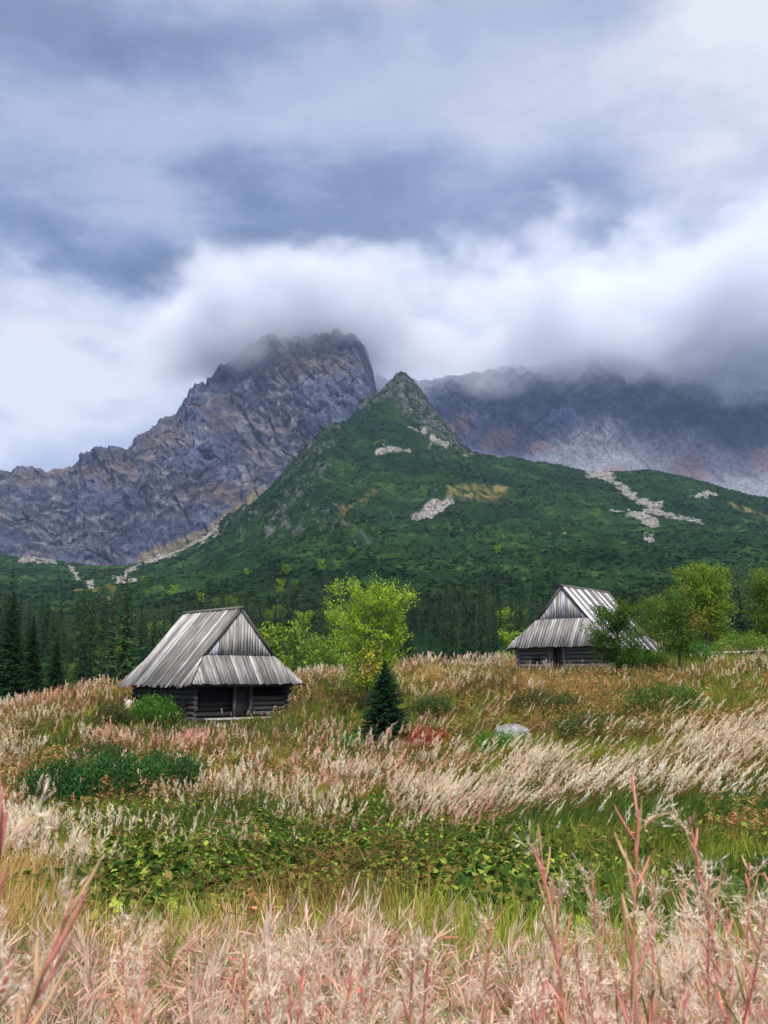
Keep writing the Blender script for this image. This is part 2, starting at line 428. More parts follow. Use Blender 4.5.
def build_hill():
    rad = np.concatenate([np.geomspace(126, 400, 170), np.geomspace(400, 900, 300)[1:], np.geomspace(900, 1420, 420)[1:], np.geomspace(1420, 2150, 50)[1:]])
    az = az_full(1000, 70, .5)
    x, y = polar(rad, az)
    zz, rib, scr, och = hill_sheet(x, y)
    r = np.hypot(x, y)
    n1 = fbm(x * .008, y * .008, o=3, seed=45)[..., None]; n2 = fbm(x * .06, y * .06, o=3, seed=46)[..., None]
    dark = np.array([.008, .021, .010]); mid = np.array([.018, .044, .014]); lite = np.array([.042, .08, .02])
    t = np.clip(.45 + .9 * n1 + .7 * n2, 0, 1)
    c = dark + (mid - dark) * t
    t2 = np.clip(n2 * 1.6 + n1 * 1.2 - .35, 0, 1); c = c + (lite - c) * t2
    c = c * (1 - .15 * sstep(330, 200, r))[..., None]
    rock = np.array([.06, .065, .07]); n3 = fbm(x * .05, y * .05, zz * .05, o=3, seed=47)[..., None]
    n4 = fbm(x * .14, y * .14, zz * .14, o=3, seed=49); rk = (rib * sstep(.12, .32, n4 + .5 * n3[..., 0] + .26 * sstep(1150, 1300, r)))[..., None]
    c = c + (rock * (1 + .7 * n3) - c) * rk
    c = c + (np.array([.13, .11, .04]) * (1 + .5 * n2) - c) * (och * sstep(-.25, .3, fbm(x * .09, y * .09, o=3, seed=50)) * .8)[..., None]
    pale = np.array([.22, .21, .21]); sp = np.clip(.75 + 1.2 * fbm(x * .4, y * .4, o=2, seed=48), 0.15, 1)
    c = c + (pale - c) * (scr * sp)[..., None]
    V = np.stack([x, y, zz], -1).reshape(-1, 3)
    me = mk_mesh('hillside', V, grid_quads(*x.shape, wrap=True), np.clip(c, .004, 1).reshape(-1, 3), M_HILL, True)
    tag(obj('hillside', me), kind='structure')
build_hill()

# ------------------------------------------------------------------ rock mountains
def mountain(name, sil, base, px0, px1, nc, ns, amp, sc, seed, palette, profile=1.0, back=(900, 650), lean=0.0, jag=10, drop=0.0, smooth_low=0.0, tone=.52):
    sil = np.array(sil, float); base = np.array(base, float)
    px = np.linspace(px0, px1, nc)
    sy = np.interp(px, sil[:, 0], sil[:, 1]); sr = np.interp(px, sil[:, 0], sil[:, 2])
    by = np.interp(px, base[:, 0], base[:, 1]); br = np.interp(px, base[:, 0], base[:, 2])
    sy = sy + drop - jag * .42 * ridged(px / 24, px * 0 + .3, o=5, seed=seed + 50, gain=.62)
    A = np.stack([P(a, b, d) for a, b, d in zip(px, by, br)]); B = np.stack([P(a, b, d) for a, b, d in zip(px, sy, sr)])
    s = np.linspace(0, 1, ns)[:, None, None]
    h = s ** profile
    V = A[None] * (1 - s) + B[None] * s
    V[..., 2] = (A[None, :, 2] * (1 - h[..., 0]) + B[None, :, 2] * h[..., 0])
    x, y, z = V[..., 0].copy(), V[..., 1].copy(), V[..., 2].copy()
    w1 = fbm(x * .003, z * .003, y * .003, o=3, seed=seed + 9); w2 = fbm(x * .011, z * .011, y * .011, o=3, seed=seed + 10)
    a_ = (x + lean * z) + 60 * w1 + 10 * w2; b_ = (z - lean * x) * .5 + 40 * w1 - 8 * w2     # grain of the rock runs along b_
    d1 = ridged(a_ * sc, b_ * sc * .55, y * sc * .3, o=2, seed=seed)
    g1 = ridged(a_ / 120, b_ / 300, y / 900, o=5, seed=seed + 2, gain=.66); g2 = ridged((x - .9 * z + 60 * w1) / 60, (z + .5 * x) / 260, y / 700, o=4, seed=seed + 5, gain=.6)
    f1, e1 = facets(a_ / 150, b_ / 190, y / 500, seed); f2, e2 = facets(a_ / 44, b_ / 60, y / 200, seed + 1)
    f3, e3 = facets(a_ / 19, b_ / 20, y / 90, seed + 2)
    d2 = 1.0 * g1 + .45 * f1 - .2 * sstep(.1, 0, e1) + .35 * g2; d3 = .6 * g2 + .4 * f2 - .25 * sstep(.16, 0, e2) + .4 * f3
    env = (1 - smooth_low * sstep(.82, .6, s[..., 0])) * np.minimum(1, (1 - s[..., 0]) * 9 + .3) * np.minimum(1, s[..., 0] * 5 + .1)
    d = amp * (1.35 * d1 + .85 * d2 + .42 * d3) * env
    V[..., 1] -= d * .9; V[..., 2] += d * .3; V[..., 0] -= d * .1
    # colour from slope and patches, with shade painted into the creases
    gu = np.gradient(V, axis=1); gv = np.gradient(V, axis=0); nr = unit(np.cross(gu, gv))
    nz = np.abs(nr[..., 2])
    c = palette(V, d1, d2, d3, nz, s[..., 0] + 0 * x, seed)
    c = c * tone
    # back slope
    k = 14; bk = []
    for i in range(1, k + 1):
        q = V[-1].copy(); q[:, 1] += back[0] * i / k; q[:, 2] -= back[1] * i / k - 25 * pn(q[:, 0] * .004, q[:, 1] * .004, seed=seed + 4); bk.append(q)
    V = np.concatenate([V, np.stack(bk)]); c = np.concatenate([c, np.repeat(c[-1:], k, 0)])
    me = mk_mesh(name, V.reshape(-1, 3), grid_quads(V.shape[0], V.shape[1]), np.clip(c, .004, 1).reshape(-1, 3), M_ROCK, True)
    return tag(obj(name, me), kind='structure')

def pal_left(V, d1, d2, d3, nz, s, seed):
    x, y, z = V[..., 0], V[..., 1], V[..., 2]
    n = fbm(x * .006, z * .006, y * .006, o=4, seed=seed + 20); n2 = fbm(x * .03 + z * .02, z * .03, y * .03, o=3, seed=seed + 21)
    px, py = proj(x, y, z)
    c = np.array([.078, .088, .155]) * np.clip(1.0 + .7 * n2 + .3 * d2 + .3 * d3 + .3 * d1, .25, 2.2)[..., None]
    dk = np.zeros(px.shape)  # shadowed faces put into the rock colour as darker zones
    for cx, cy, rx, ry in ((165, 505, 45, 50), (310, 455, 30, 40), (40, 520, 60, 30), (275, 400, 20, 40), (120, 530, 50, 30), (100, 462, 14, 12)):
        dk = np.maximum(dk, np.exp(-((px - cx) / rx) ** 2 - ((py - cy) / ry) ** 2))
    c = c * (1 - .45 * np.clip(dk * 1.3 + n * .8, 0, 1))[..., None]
    pale = np.array([.34, .34, .38]); st_ = ridged((z + .55 * x) / 34 + 3 * n, (x - .55 * z) / 260, y / 300, o=3, seed=seed + 30); t = np.clip(n2 * 1.6 + st_ * 1.3 + .5 * n - .75, 0, 1)[..., None]; c = c + (pale - c) * t * .85
    gz = np.zeros(px.shape)
    for cx, cy, rx, ry in ((210, 420, 45, 40), (290, 365, 45, 22), (90, 475, 60, 18), (230, 495, 40, 25), (340, 370, 30, 22), (30, 480, 40, 14), (180, 440, 30, 22), (250, 455, 30, 30)):
        gz = np.maximum(gz, np.exp(-((px - cx) / rx) ** 2 - ((py - cy) / ry) ** 2))
    g = np.clip((nz - .35) * 1.6 + n * 2.2 + gz * 1.2 - .7 + d1 * .4 - .3 * d3, 0, 1)[..., None]
    c = c + (np.array([.20, .135, .08]) * (1 + .4 * n2[..., None]) - c) * g * .62
    m = masks(px, py, x, z, [([(150, 560), (215, 532), (248, 506), (262, 497)], 13)], .3, 55, .02)[..., None]
    c = c + (np.array([.30, .24, .15]) - c) * m * .9
    return c

def pal_right(V, d1, d2, d3, nz, s, seed):
    x, y, z = V[..., 0], V[..., 1], V[..., 2]
    n = fbm(x * .004, z * .004, y * .004, o=4, seed=seed + 20); n2 = fbm(x * .02 + z * .012, z * .02, y * .02, o=3, seed=seed + 21)
    px, py = proj(x, y, z)
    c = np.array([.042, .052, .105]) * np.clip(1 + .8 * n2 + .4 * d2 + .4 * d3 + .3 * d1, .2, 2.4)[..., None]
    scree = sstep(428, 450, py + 30 * n + 10 * np.sin(px * .022))[..., None]
    c = c + (np.array([.33, .33, .38]) * (1 + .5 * n2[..., None] + .15 * d3[..., None]) - c) * scree * .8
    t = np.clip(n2 * 2.4 + d3 * .6 - .5, 0, 1)[..., None]; c = c + (np.array([.34, .34, .36]) - c) * t * .25
    rz = np.zeros(px.shape)
    for cx, cy, rx, ry in ((500, 440, 22, 12), (690, 470, 26, 18), (540, 448, 18, 6), (768, 460, 22, 14), (620, 470, 18, 5), (460, 425, 14, 12)):
        rz = np.maximum(rz, np.exp(-((px - cx) / rx) ** 2 - ((py - cy) / ry) ** 2))
    g = np.clip(rz * 1.6 + n2 * 1.2 - .4, 0, 1)[..., None]
    c = c + (np.array([.30, .17, .15]) - c) * g * .7
    return c

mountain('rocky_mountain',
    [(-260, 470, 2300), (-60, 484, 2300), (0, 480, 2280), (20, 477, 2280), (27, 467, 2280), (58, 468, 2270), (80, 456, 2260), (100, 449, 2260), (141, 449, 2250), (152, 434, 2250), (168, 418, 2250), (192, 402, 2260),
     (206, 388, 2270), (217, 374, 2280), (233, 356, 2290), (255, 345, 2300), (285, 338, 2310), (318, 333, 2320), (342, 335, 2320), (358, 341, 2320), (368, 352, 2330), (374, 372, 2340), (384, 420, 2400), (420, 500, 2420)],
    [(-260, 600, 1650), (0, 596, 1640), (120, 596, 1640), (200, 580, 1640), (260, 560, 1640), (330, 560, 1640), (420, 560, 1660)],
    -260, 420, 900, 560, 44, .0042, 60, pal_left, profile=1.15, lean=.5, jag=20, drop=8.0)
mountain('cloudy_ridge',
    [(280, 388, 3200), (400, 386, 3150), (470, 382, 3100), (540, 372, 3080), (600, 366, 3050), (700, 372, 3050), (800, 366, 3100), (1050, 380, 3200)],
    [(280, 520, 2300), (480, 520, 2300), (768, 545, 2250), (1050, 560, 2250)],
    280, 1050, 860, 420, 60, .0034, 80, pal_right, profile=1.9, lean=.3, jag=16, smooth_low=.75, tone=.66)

# ------------------------------------------------------------------ clouds (real volumes) and haze
def cloud(name, c, half, dens, seed, label, p=2.0, edge=.6, nscale=.004, namp=.8, rot=0.0):
    """a body of cloud: superellipsoid of half sizes HALF about C whose density fades out towards an uneven rim"""
    n1, n2 = 72, 40
    th = np.linspace(0, 2 * math.pi, n1, endpoint=False); ph = np.linspace(-math.pi / 2, math.pi / 2, n2)
    T, H = np.meshgrid(th, ph)
    X, Y, Z = np.cos(T) * np.cos(H), np.sin(T) * np.cos(H), np.sin(H)
    k = 1 / (np.abs(X) ** p + np.abs(Y) ** p + np.abs(Z) ** p) ** (1 / p)
    k = k * (1.02 + .05 * fbm(X * 5, Y * 5, Z * 5, o=3, seed=seed))
    V = np.stack([X * k, Y * k, Z * k], -1).reshape(-1, 3)
    m, nt, nodes, L = new_mat(name)
    def M(op, a, b=None):
        n = N(nt, 'ShaderNodeMath', _operation=op)
        for i, q in enumerate((a, b)):
            if q is None: continue
            if isinstance(q, (int, float)): n.inputs[i].default_value = q
            else: L.new(q, n.inputs[i])
        return n.outputs[0]
    tc = N(nt, 'ShaderNodeTexCoord'); ge = N(nt, 'ShaderNodeNewGeometry'); sp = N(nt, 'ShaderNodeSeparateXYZ'); L.new(tc.outputs['Object'], sp.inputs[0])
    s = None
    for ax in 'XYZ':
        q = M('POWER', M('ABSOLUTE', sp.outputs[ax]), p); s = q if s is None else M('ADD', s, q)
    l = M('POWER', s, 1.0 / p)
    mp = N(nt, 'ShaderNodeMapping'); mp.inputs['Scale'].default_value = (nscale, nscale, nscale * 1.5); mp.inputs['Location'].default_value = (seed, seed * 2, 0)
    L.new(ge.outputs['Position'], mp.inputs[0])
    nz = N(nt, 'ShaderNodeTexNoise', Scale=1.0, Detail=8.0, Roughness=.62); L.new(mp.outputs[0], nz.inputs['Vector'])
    l2 = M('ADD', l, M('MULTIPLY', M('SUBTRACT', nz.outputs[0], .42), namp))
    a = N(nt, 'ShaderNodeMapRange', _clamp=True, _interpolation_type='SMOOTHSTEP'); a.inputs['From Min'].default_value = 1.0; a.inputs['From Max'].default_value = edge; a.inputs['To Min'].default_value = 0; a.inputs['To Max'].default_value = dens
    L.new(l2, a.inputs['Value'])
    pv = N(nt, 'ShaderNodeVolumePrincipled'); pv.inputs['Color'].default_value = (.84, .87, .94, 1); L.new(a.outputs[0], pv.inputs['Density'])
    o = N(nt, 'ShaderNodeOutputMaterial'); L.new(pv.outputs[0], o.inputs['Volume'])
    me = mk_mesh(name, V, grid_quads(n2, n1, wrap=True), None, m)
    ob = obj(name, me, loc=c, sc=tuple(half), rz=rot)
    ob['kind'] = 'stuff'; ob['label'] = label
    return ob

cloud('cloud', (-240, 2300, 862), (620, 460, 182), .026, 2, 'grey cloud resting on the summit of the bare rocky mountain', p=2.0, edge=.15, namp=1.7, nscale=.0042)
cloud('cloud', (1600, 3050, 1080), (1900, 1000, 325), .026, 5, 'broad grey cloud bank lying along the distant ridge right of the green peak', p=2.6, edge=.2, namp=1.6, nscale=.0036)

m, nt, nodes, L = new_mat('haze')
pv = N(nt, 'ShaderNodeVolumePrincipled'); pv.inputs['Color'].default_value = (.42, .60, 1, 1); pv.inputs['Density'].default_value = .00006
o_ = N(nt, 'ShaderNodeOutputMaterial'); L.new(pv.outputs[0], o_.inputs['Volume'])
hb = MB(); hb.box((-4200, -2400, -140), (4200, 4800, 1400))
tag(obj('haze', hb.mesh('haze', m)), 'thin blue haze filling the valley air', 'haze', kind='stuff')

# ------------------------------------------------------------------ huts
GREY = np.array([.17, .165, .165])
def plank_field(mb, O, E, S, Nn, e0, e1, vtop, w=(.14, .24), v0=-.04, th=.025, cols=None, g=rng, lift=.03):
    """boards running up a slope. O origin at the eave, E unit along the eave, S full up-slope vector, Nn normal; vtop(e) = height fraction where the board ends"""
    O, E, S, Nn = map(lambda q: np.asarray(q, float), (O, E, S, Nn)); Nn = unit(Nn); Ls = np.linalg.norm(S)
    e = e0
    while e < e1 - .02:
        ww = g.uniform(*w); f = min(e + ww, e1)
        if f - e > .03:
            a, b = e + .008, f - .008
            va, vb = vtop(a), vtop(b)
            if max(va, vb) > .03:
                off = g.uniform(0, lift); s0 = v0 + g.uniform(-.03, .015); tw = g.uniform(-.008, .008)
                p = [O + E * a + S * s0, O + E * b + S * s0, O + E * b + S * max(vb, s0 + .01), O + E * a + S * max(va, s0 + .01)]
                lo = [q + Nn * (off) for q in p]; hi = [q + Nn * (off + th + (tw if k % 3 else -tw)) for k, q in enumerate(p)]
                col = cols(e, g)
                r = g.uniform(0, 9)
                uv = [(a + r, s0 * Ls + r), (b + r, s0 * Ls + r), (b + r, vb * Ls + r), (a + r, va * Ls + r)] * 2
                mb.add(lo + hi, Q=[[0,3,2,1],[4,5,6,7],[0,1,5,4],[1,2,6,5],[2,3,7,6],[3,0,4,7]], c=col, uv=uv)
        e = f

def hut(loc, yaw, a, Ln, H, hw, sf, hs, sb, side_cols, skirt_cols, gable_col, label, front):
    root = bpy.data.objects.new('log_hut', None); COL.objects.link(root)
    root.location = loc; root.rotation_euler = (0, 0, yaw)
    tag(root, label, 'hut')
    fl = .18 if True else 0
    gx = a / 2 * (1 - hs / H)
    for sx in (-1, 1):                                   # the two long slopes
        mb = MB(); O = (sx * a / 2, -Ln / 2, hw); S = np.array([-sx * a / 2, 0, H]); nn = np.array([sx * H, 0, a / 2])
        def vt(e):
            v = 1.0
            if e < sf: v = min(v, hs / H * e / sf)
            if e > Ln - sb: v = min(v, hs / H * (Ln - e) / max(sb, 1e-3)) if sb > 0 else v
            return v
        # under-boards, coloured dark to paint shade into the gaps, then the visible boards
        q = [np.array(O) + np.array([0, e, 0]) + S * v for e, v in ((0, -.02), (Ln, -.02), (Ln - sb + .0, hs / H if sb else 1), (Ln - sb, 1), (sf, 1), (sf, hs / H))]
        lowq = [p - unit(nn) * .03 for p in q]
        mb.add(lowq + [p - unit(nn) * .06 for p in q], T=[[0,1,2],[0,2,5],[2,3,4],[2,4,5],[6,8,7],[6,11,8],[8,10,9],[8,11,10]], c=GREY * .3)
        plank_field(mb, O, (0, 1, 0), S, nn, 0, Ln, vt, cols=side_cols, th=.03, lift=.05, w=(.11, .21))
        obj('roof_slope', mb.mesh('roof_slope', M_WOOD), root)
    ends = [(-1, sf)] + ([(1, sb)] if sb > 0 else [])
    for sy, s in ends:                                   # the small hipped skirts under the gables
        mb = MB(); O = np.array([-a / 2, sy * Ln / 2, hw]); S = np.array([0, -sy * s, hs]); nn = np.array([0, sy * hs, s])
        def vt(e): return float(min(1, e / (a / 2 - gx), (a - e) / (a / 2 - gx)))
        A_ = [O, O + [a, 0, 0], O + [a / 2 + gx, -sy * s, hs], O + [a / 2 - gx, -sy * s, hs]]
        mb.add([p - unit(nn) * .03 for p in A_] + [p - unit(nn) * .06 for p in A_], Q=[[0,1,2,3],[7,6,5,4]], c=GREY * .3)
        plank_field(mb, O, (1, 0, 0), S, nn, 0, a, vt, cols=skirt_cols, th=.028, lift=.04, w=(.13, .22))
        obj('skirt_roof', mb.mesh('skirt_roof', M_WOOD), root)
    for sy, s in [(-1, sf), (1, sb)]:                    # boarded gables
        mb = MB(); yy = sy * (Ln / 2 - max(s, .12) - .02 * 0); yy -= sy * .05
        b0 = hs if s > 0 else 0; gw = a / 2 * (1 - b0 / H)
        def vt(e): return float(max(.0, 1 - abs(e - gw) / gw))
        O = np.array([-gw, yy, hw + b0 - .02]); S = np.array([0, 0, H - b0 - .05])
        plank_field(mb, O, (1, 0, 0), S, (0, sy, 0), .02, 2 * gw - .02, vt, cols=gable_col, th=.02, lift=.02, w=(.12, .2), v0=0)
        gb = obj('gable', mb.mesh('gable', M_WOOD), root)
        mb = MB()                                        # barge boards on the gable's rims
        for sx in (-1, 1):
            p0 = np.array([sx * (gw + .06), yy + sy * .09, hw + b0 - .03]); p1 = np.array([0, yy + sy * .09, hw + H + .03])
            d = unit(p1 - p0); up = np.array([-d[2] * sx, 0, d[0] * sx]) * -1
            if up[2] < 0: up = -up
            V = [p0 - up * .1, p1 - up * .1, p1 + up * .03, p0 + up * .03]
            V = V + [v + [0, -sy * .05, 0] for v in V]
            mb.add(V, Q=[[0,1,2,3],[7,6,5,4],[0,4,5,1],[1,5,6,2],[2,6,7,3],[3,7,4,0]], c=GREY * .45, uv=[(0, 0), (0, 3), (.1, 3), (.1, 0)] * 2)
        obj('barge_board', mb.mesh('barge_board', M_WOOD), gb)
    mb = MB()                                            # ridge boards
    y0, y1 = -Ln / 2 + sf - .1, Ln / 2 - sb + .1
    for sx in (-1, 1):
        sl = unit([sx * a / 2, 0, -H]); p = np.array([0, 0, hw + H + .075]); nn = unit([sx * H, 0, a / 2])
        V = []
        for yv in (y0, y1):
            V += [p + [0, yv, 0], p + sl * .17 + [0, yv, 0], p + sl * .17 + nn * .03 + [0, yv, 0], p + nn * .035 + [0, yv, 0]]
        mb.add(V, Q=[[0,1,2,3],[7,6,5,4],[0,4,5,1],[1,5,6,2],[2,6,7,3],[3,7,4,0]], c=GREY * .55, uv=[(0,0),(.1,0),(.1,0),(0,0),(0,5),(.1,5),(.1,5),(0,5)])
    obj('ridge_cap', mb.mesh('ridge_cap', M_WOOD), root)
    # log walls, set back under the eaves
    ix, iy = a / 2 - .45, Ln / 2 - .55
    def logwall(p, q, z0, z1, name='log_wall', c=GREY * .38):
        mb = MB(); p = np.array(p, float); q = np.array(q, float); d = unit(q - p); n = int(round((z1 - z0) / .23)); hh = (z1 - z0) / n
        side = np.array([-d[1], d[0], 0])
        for i in range(n):
            zc = z0 + hh * (i + .5); o = rng.uniform(-.02, .02); e0, e1 = rng.uniform(.1, .22), rng.uniform(.1, .22)
            pts = [p - d * e0 + side * o, (p + q) / 2 + side * (o + rng.uniform(-.015, .015)), q + d * e1 + side * o]
            pts = [np.array([t[0], t[1], zc]) for t in pts]
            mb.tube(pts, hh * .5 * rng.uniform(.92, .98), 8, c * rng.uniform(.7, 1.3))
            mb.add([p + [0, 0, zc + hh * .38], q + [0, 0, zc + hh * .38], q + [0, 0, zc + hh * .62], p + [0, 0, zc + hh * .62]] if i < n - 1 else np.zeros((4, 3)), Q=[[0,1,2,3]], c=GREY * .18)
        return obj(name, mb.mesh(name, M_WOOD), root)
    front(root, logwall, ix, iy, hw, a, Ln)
    return root

def lc(lo, hi, pale=.0, palec=(.6, .6, .64)):
    def f(e, g):
        k = g.uniform(lo, hi); c = GREY * k * np.array([1, 1, 1.02 + g.uniform(-.04, .06)])
        if g.random() < pale: c = np.array(palec) * g.uniform(.75, 1.05)
        return np.clip(c, 0, .8)
    return f

def cols_left(e, g):
    # pale, lichen-free boards stand in a few places along this slope
    c = GREY * g.uniform(.85, 1.65) * np.array([1.03, 1, .97])
    if 4.2 < e < 4.75 or 5.5 < e < 5.8 or 1.7 < e < 1.9 or 2.8 < e < 3.05: c = np.array([.42, .42, .44])
    elif g.random() < .22: c = np.array([.38, .37, .38])
    return c

def cols_right(e, g):
    c = GREY * g.uniform(.55, 1.2)
    k = (e * 1.15) % 1.0
    if k < .42: c = np.array([.54, .55, .60]) * g.uniform(.8, 1.05)
    return c

def front_left(root, logwall, ix, iy, hw, a, Ln):
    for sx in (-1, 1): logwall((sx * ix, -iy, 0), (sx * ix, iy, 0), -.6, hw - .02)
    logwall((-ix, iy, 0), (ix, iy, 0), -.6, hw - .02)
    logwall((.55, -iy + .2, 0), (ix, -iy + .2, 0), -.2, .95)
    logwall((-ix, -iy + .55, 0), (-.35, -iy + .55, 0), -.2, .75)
    mb = MB(); mb.box((-ix + .1, -iy + 1.1, -.2), (ix - .1, -iy + 1.16, hw), GREY * .22)
    obj('inner_wall', mb.mesh('inner_wall', M_WOOD), root)
    mb = MB(); mb.box((-.28, -iy + .12, -.1), (.38, -iy + .18, hw - .1), GREY * .22)
    d = obj('door', mb.mesh('door', M_WOOD), root)
    mb = MB(); mb.box((.24, -iy + .06, .75), (.28, -iy + .115, .95), GREY * .25); obj('handle', mb.mesh('handle', M_WOOD), d)
    for x in (-.38, .5):
        mb = MB(); mb.box((x - .08, -iy - .0, -.2), (x + .08, -iy + .15, hw), GREY * .4); obj('post', mb.mesh('post', M_WOOD), root)
    mb = MB(); mb.box((-ix - .1, -iy - .1, hw - .16), (ix + .25, -iy + .08, hw + .02), GREY * .4); obj('lintel_beam', mb.mesh('lintel_beam', M_WOOD), root)
    mb = MB()
    for k in range(4):
        y = -iy - .9 + k * .19
        mb.box((-1.9 - .07 * k, y, -.05), (2.6 + .05 * (k % 2), y + .17, .01 + .01 * (k % 2)), GREY * rng.uniform(1.6, 2.4))
    for x in (-1.7, .3, 2.5): mb.box((x, -iy - .75, -.75), (x + .14, -iy - .1, -.055), GREY * .6)
    obj('porch_floor', mb.mesh('porch_floor', M_WOOD), root)

def front_right(root, logwall, ix, iy, hw, a, Ln):
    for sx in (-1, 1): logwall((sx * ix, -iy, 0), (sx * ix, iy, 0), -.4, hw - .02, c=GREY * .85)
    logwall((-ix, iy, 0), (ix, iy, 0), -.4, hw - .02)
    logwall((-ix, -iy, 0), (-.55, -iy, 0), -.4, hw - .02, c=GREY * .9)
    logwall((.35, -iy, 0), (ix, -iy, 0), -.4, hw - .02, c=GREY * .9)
    mb = MB(); mb.box((-.5, -iy + .1, -.3), (.3, -iy + .16, hw), np.array([.07, .04, .03])); obj('door', mb.mesh('door', M_WOOD), root)
    for x in (-.58, .38):
        mb = MB(); mb.box((x - .07, -iy - .14, -.3), (x + .07, -iy + .08, hw - .02), GREY * 1.3); obj('post', mb.mesh('post', M_WOOD), root)
    mb = MB(); mb.box((-1.75, -iy - .125, .55), (-1.2, -iy - .105, 1.0), GREY * .1); obj('window', mb.mesh('window', M_WOOD), root)

def hut_at(px_corner, py_eave, d, yaw, a, Ln, hw, **kw):
    """put the hut so that its near front eave corner stands at a given place"""
    sx = kw.pop('corner')
    c = P(px_corner, py_eave, d); cx, cy = sx * a / 2, -Ln / 2
    x = c[0] - (math.cos(yaw) * cx - math.sin(yaw) * cy); y = c[1] - (math.sin(yaw) * cx + math.cos(yaw) * cy)
    return hut((x, y, c[2] - hw), yaw, a, Ln, hw=hw, **kw)

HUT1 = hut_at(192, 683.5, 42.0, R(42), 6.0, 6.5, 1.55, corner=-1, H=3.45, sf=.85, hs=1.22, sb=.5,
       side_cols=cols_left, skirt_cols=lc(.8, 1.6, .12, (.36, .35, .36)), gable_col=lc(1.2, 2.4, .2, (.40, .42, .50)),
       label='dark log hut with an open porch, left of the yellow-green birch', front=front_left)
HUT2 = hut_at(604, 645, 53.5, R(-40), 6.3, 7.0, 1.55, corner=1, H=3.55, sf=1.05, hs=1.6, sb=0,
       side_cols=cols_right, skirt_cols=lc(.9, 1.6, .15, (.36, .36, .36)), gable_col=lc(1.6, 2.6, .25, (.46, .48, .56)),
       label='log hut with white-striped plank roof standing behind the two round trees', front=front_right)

# leaning pale board at the left hut's corner
mb = MB(); V = np.array([[0,0,0],[.32,0,0],[.6,.1,.7],[.38,.1,.78]]); mb.add(np.concatenate([V, V + [0, .05, 0]]), Q=[[0,1,2,3],[7,6,5,4],[0,4,5,1],[1,5,6,2],[2,6,7,3],[3,7,4,0]], c=(.4, .38, .36), uv=[(0,0),(.3,0),(.3,1),(0,1)] * 2)
p = P(119, 705, 45.5)
tag(obj('leaning_board', mb.mesh('leaning_board', M_WOOD), loc=(p[0], p[1], float(meadow_z(p[0], p[1])))), 'pale broken board leaning at the far left corner of the dark log hut', 'board')

# ------------------------------------------------------------------ trees
def branch_tree(seed, H, Rc, z0, n_main, leaf_n, leaf_s, cols, top_pow=.8, trunk_r=.1, stems=1, spread=.75, yellow=None, bark=(.10, .085, .07), tuft=.24):
    g = np.random.default_rng(seed); tb = MB(); lf = MB(); tips = []
    for st in range(stems):
        ang = g.uniform(0, 6.28); ln = g.uniform(.05, .12) * (stems > 1) + g.uniform(0, .04)
        k = 9; zz = np.linspace(0, H * .96, k)
        off = np.cumsum(g.normal(0, .035, (k, 2)), 0) * H * .2; off -= off[0]
        tp = np.c_[off[:, 0] + math.cos(ang) * ln * zz, off[:, 1] + math.sin(ang) * ln * zz, zz]
        tr = trunk_r / math.sqrt(stems) * (1 - .9 * zz / H)
        tb.tube(tp, tr, 7, bark)
        for i in range(n_main):
            u = (z0 + (H * .93 - z0) * ((i + g.random()) / n_main)) / H
            base = np.array([np.interp(u * H, zz, tp[:, q]) for q in range(3)])
            rel = (u * H - z0) / (H - z0)
            ext = Rc * (math.sin(math.pi * min(1, (rel * .82 + .16))) ** top_pow) * g.uniform(.6, 1.12)
            az = i * 2.4 + g.uniform(-.5, .5); rise = spread * g.uniform(.5, 1.3) * (.4 + rel)
            n = 6; t = np.linspace(0, 1, n)
            wob = np.cumsum(g.normal(0, .05, (n, 3)), 0) * ext; wob -= wob[0]
            br = base + np.c_[math.cos(az) * ext * t, math.sin(az) * ext * t, ext * rise * t + .1 * ext * t**2] + wob
            tb.tube(br, np.interp(t, [0, 1], [max(.012, trunk_r * .32 * (1 - u * .6)), .006]), 5, bark, cap=False)
            for j in range(int(5 + ext * 4)):
                s0 = g.uniform(.25, 1); b0 = np.array([np.interp(s0, t, br[:, q]) for q in range(3)])
                dr = unit(br[-1] - br[0] + rdirs(1, g)[0] * ext * 1.1); l2 = ext * g.uniform(.2, .42)
                tw = b0 + dr * l2 * np.linspace(0, 1, 3)[:, None] + np.array([0, 0, -.04]) * np.linspace(0, 1, 3)[:, None]**2
                tb.tube(tw, [.009, .006, .003], 3, bark, cap=False)
                tips.append(tw[2]); tips.append(tw[1]); tips.append((tw[1] + tw[2]) / 2 + g.normal(0, .06, 3))
    tips = np.array(tips); tips = tips[tips[:, 2] > z0 * .8]
    # leaf tufts, each with a colour of its own
    cc = np.array(cols); ti = g.integers(0, len(tips), leaf_n)
    tcol = cc[g.integers(0, len(cc), len(tips))] * g.uniform(.8, 1.2, (len(tips), 1))
    if yellow is not None:
        cen, rad, yc = yellow; m = np.exp(-(np.linalg.norm((tips - np.array(cen)) , axis=1) / rad) ** 2) > g.uniform(.2, 1, len(tips)); tcol[m] = np.array(yc)
    C = tips[ti] + g.normal(0, tuft, (leaf_n, 3)) * np.array([1, 1, .75])
    leaves(lf, C, leaf_s * g.uniform(.7, 1.3, leaf_n), np.clip(tcol[ti] * g.uniform(.75, 1.25, (leaf_n, 1)), 0, .9), g)
    return tb.mesh('trunk', M_STEM, True), lf.mesh('crown', M_LEAF)

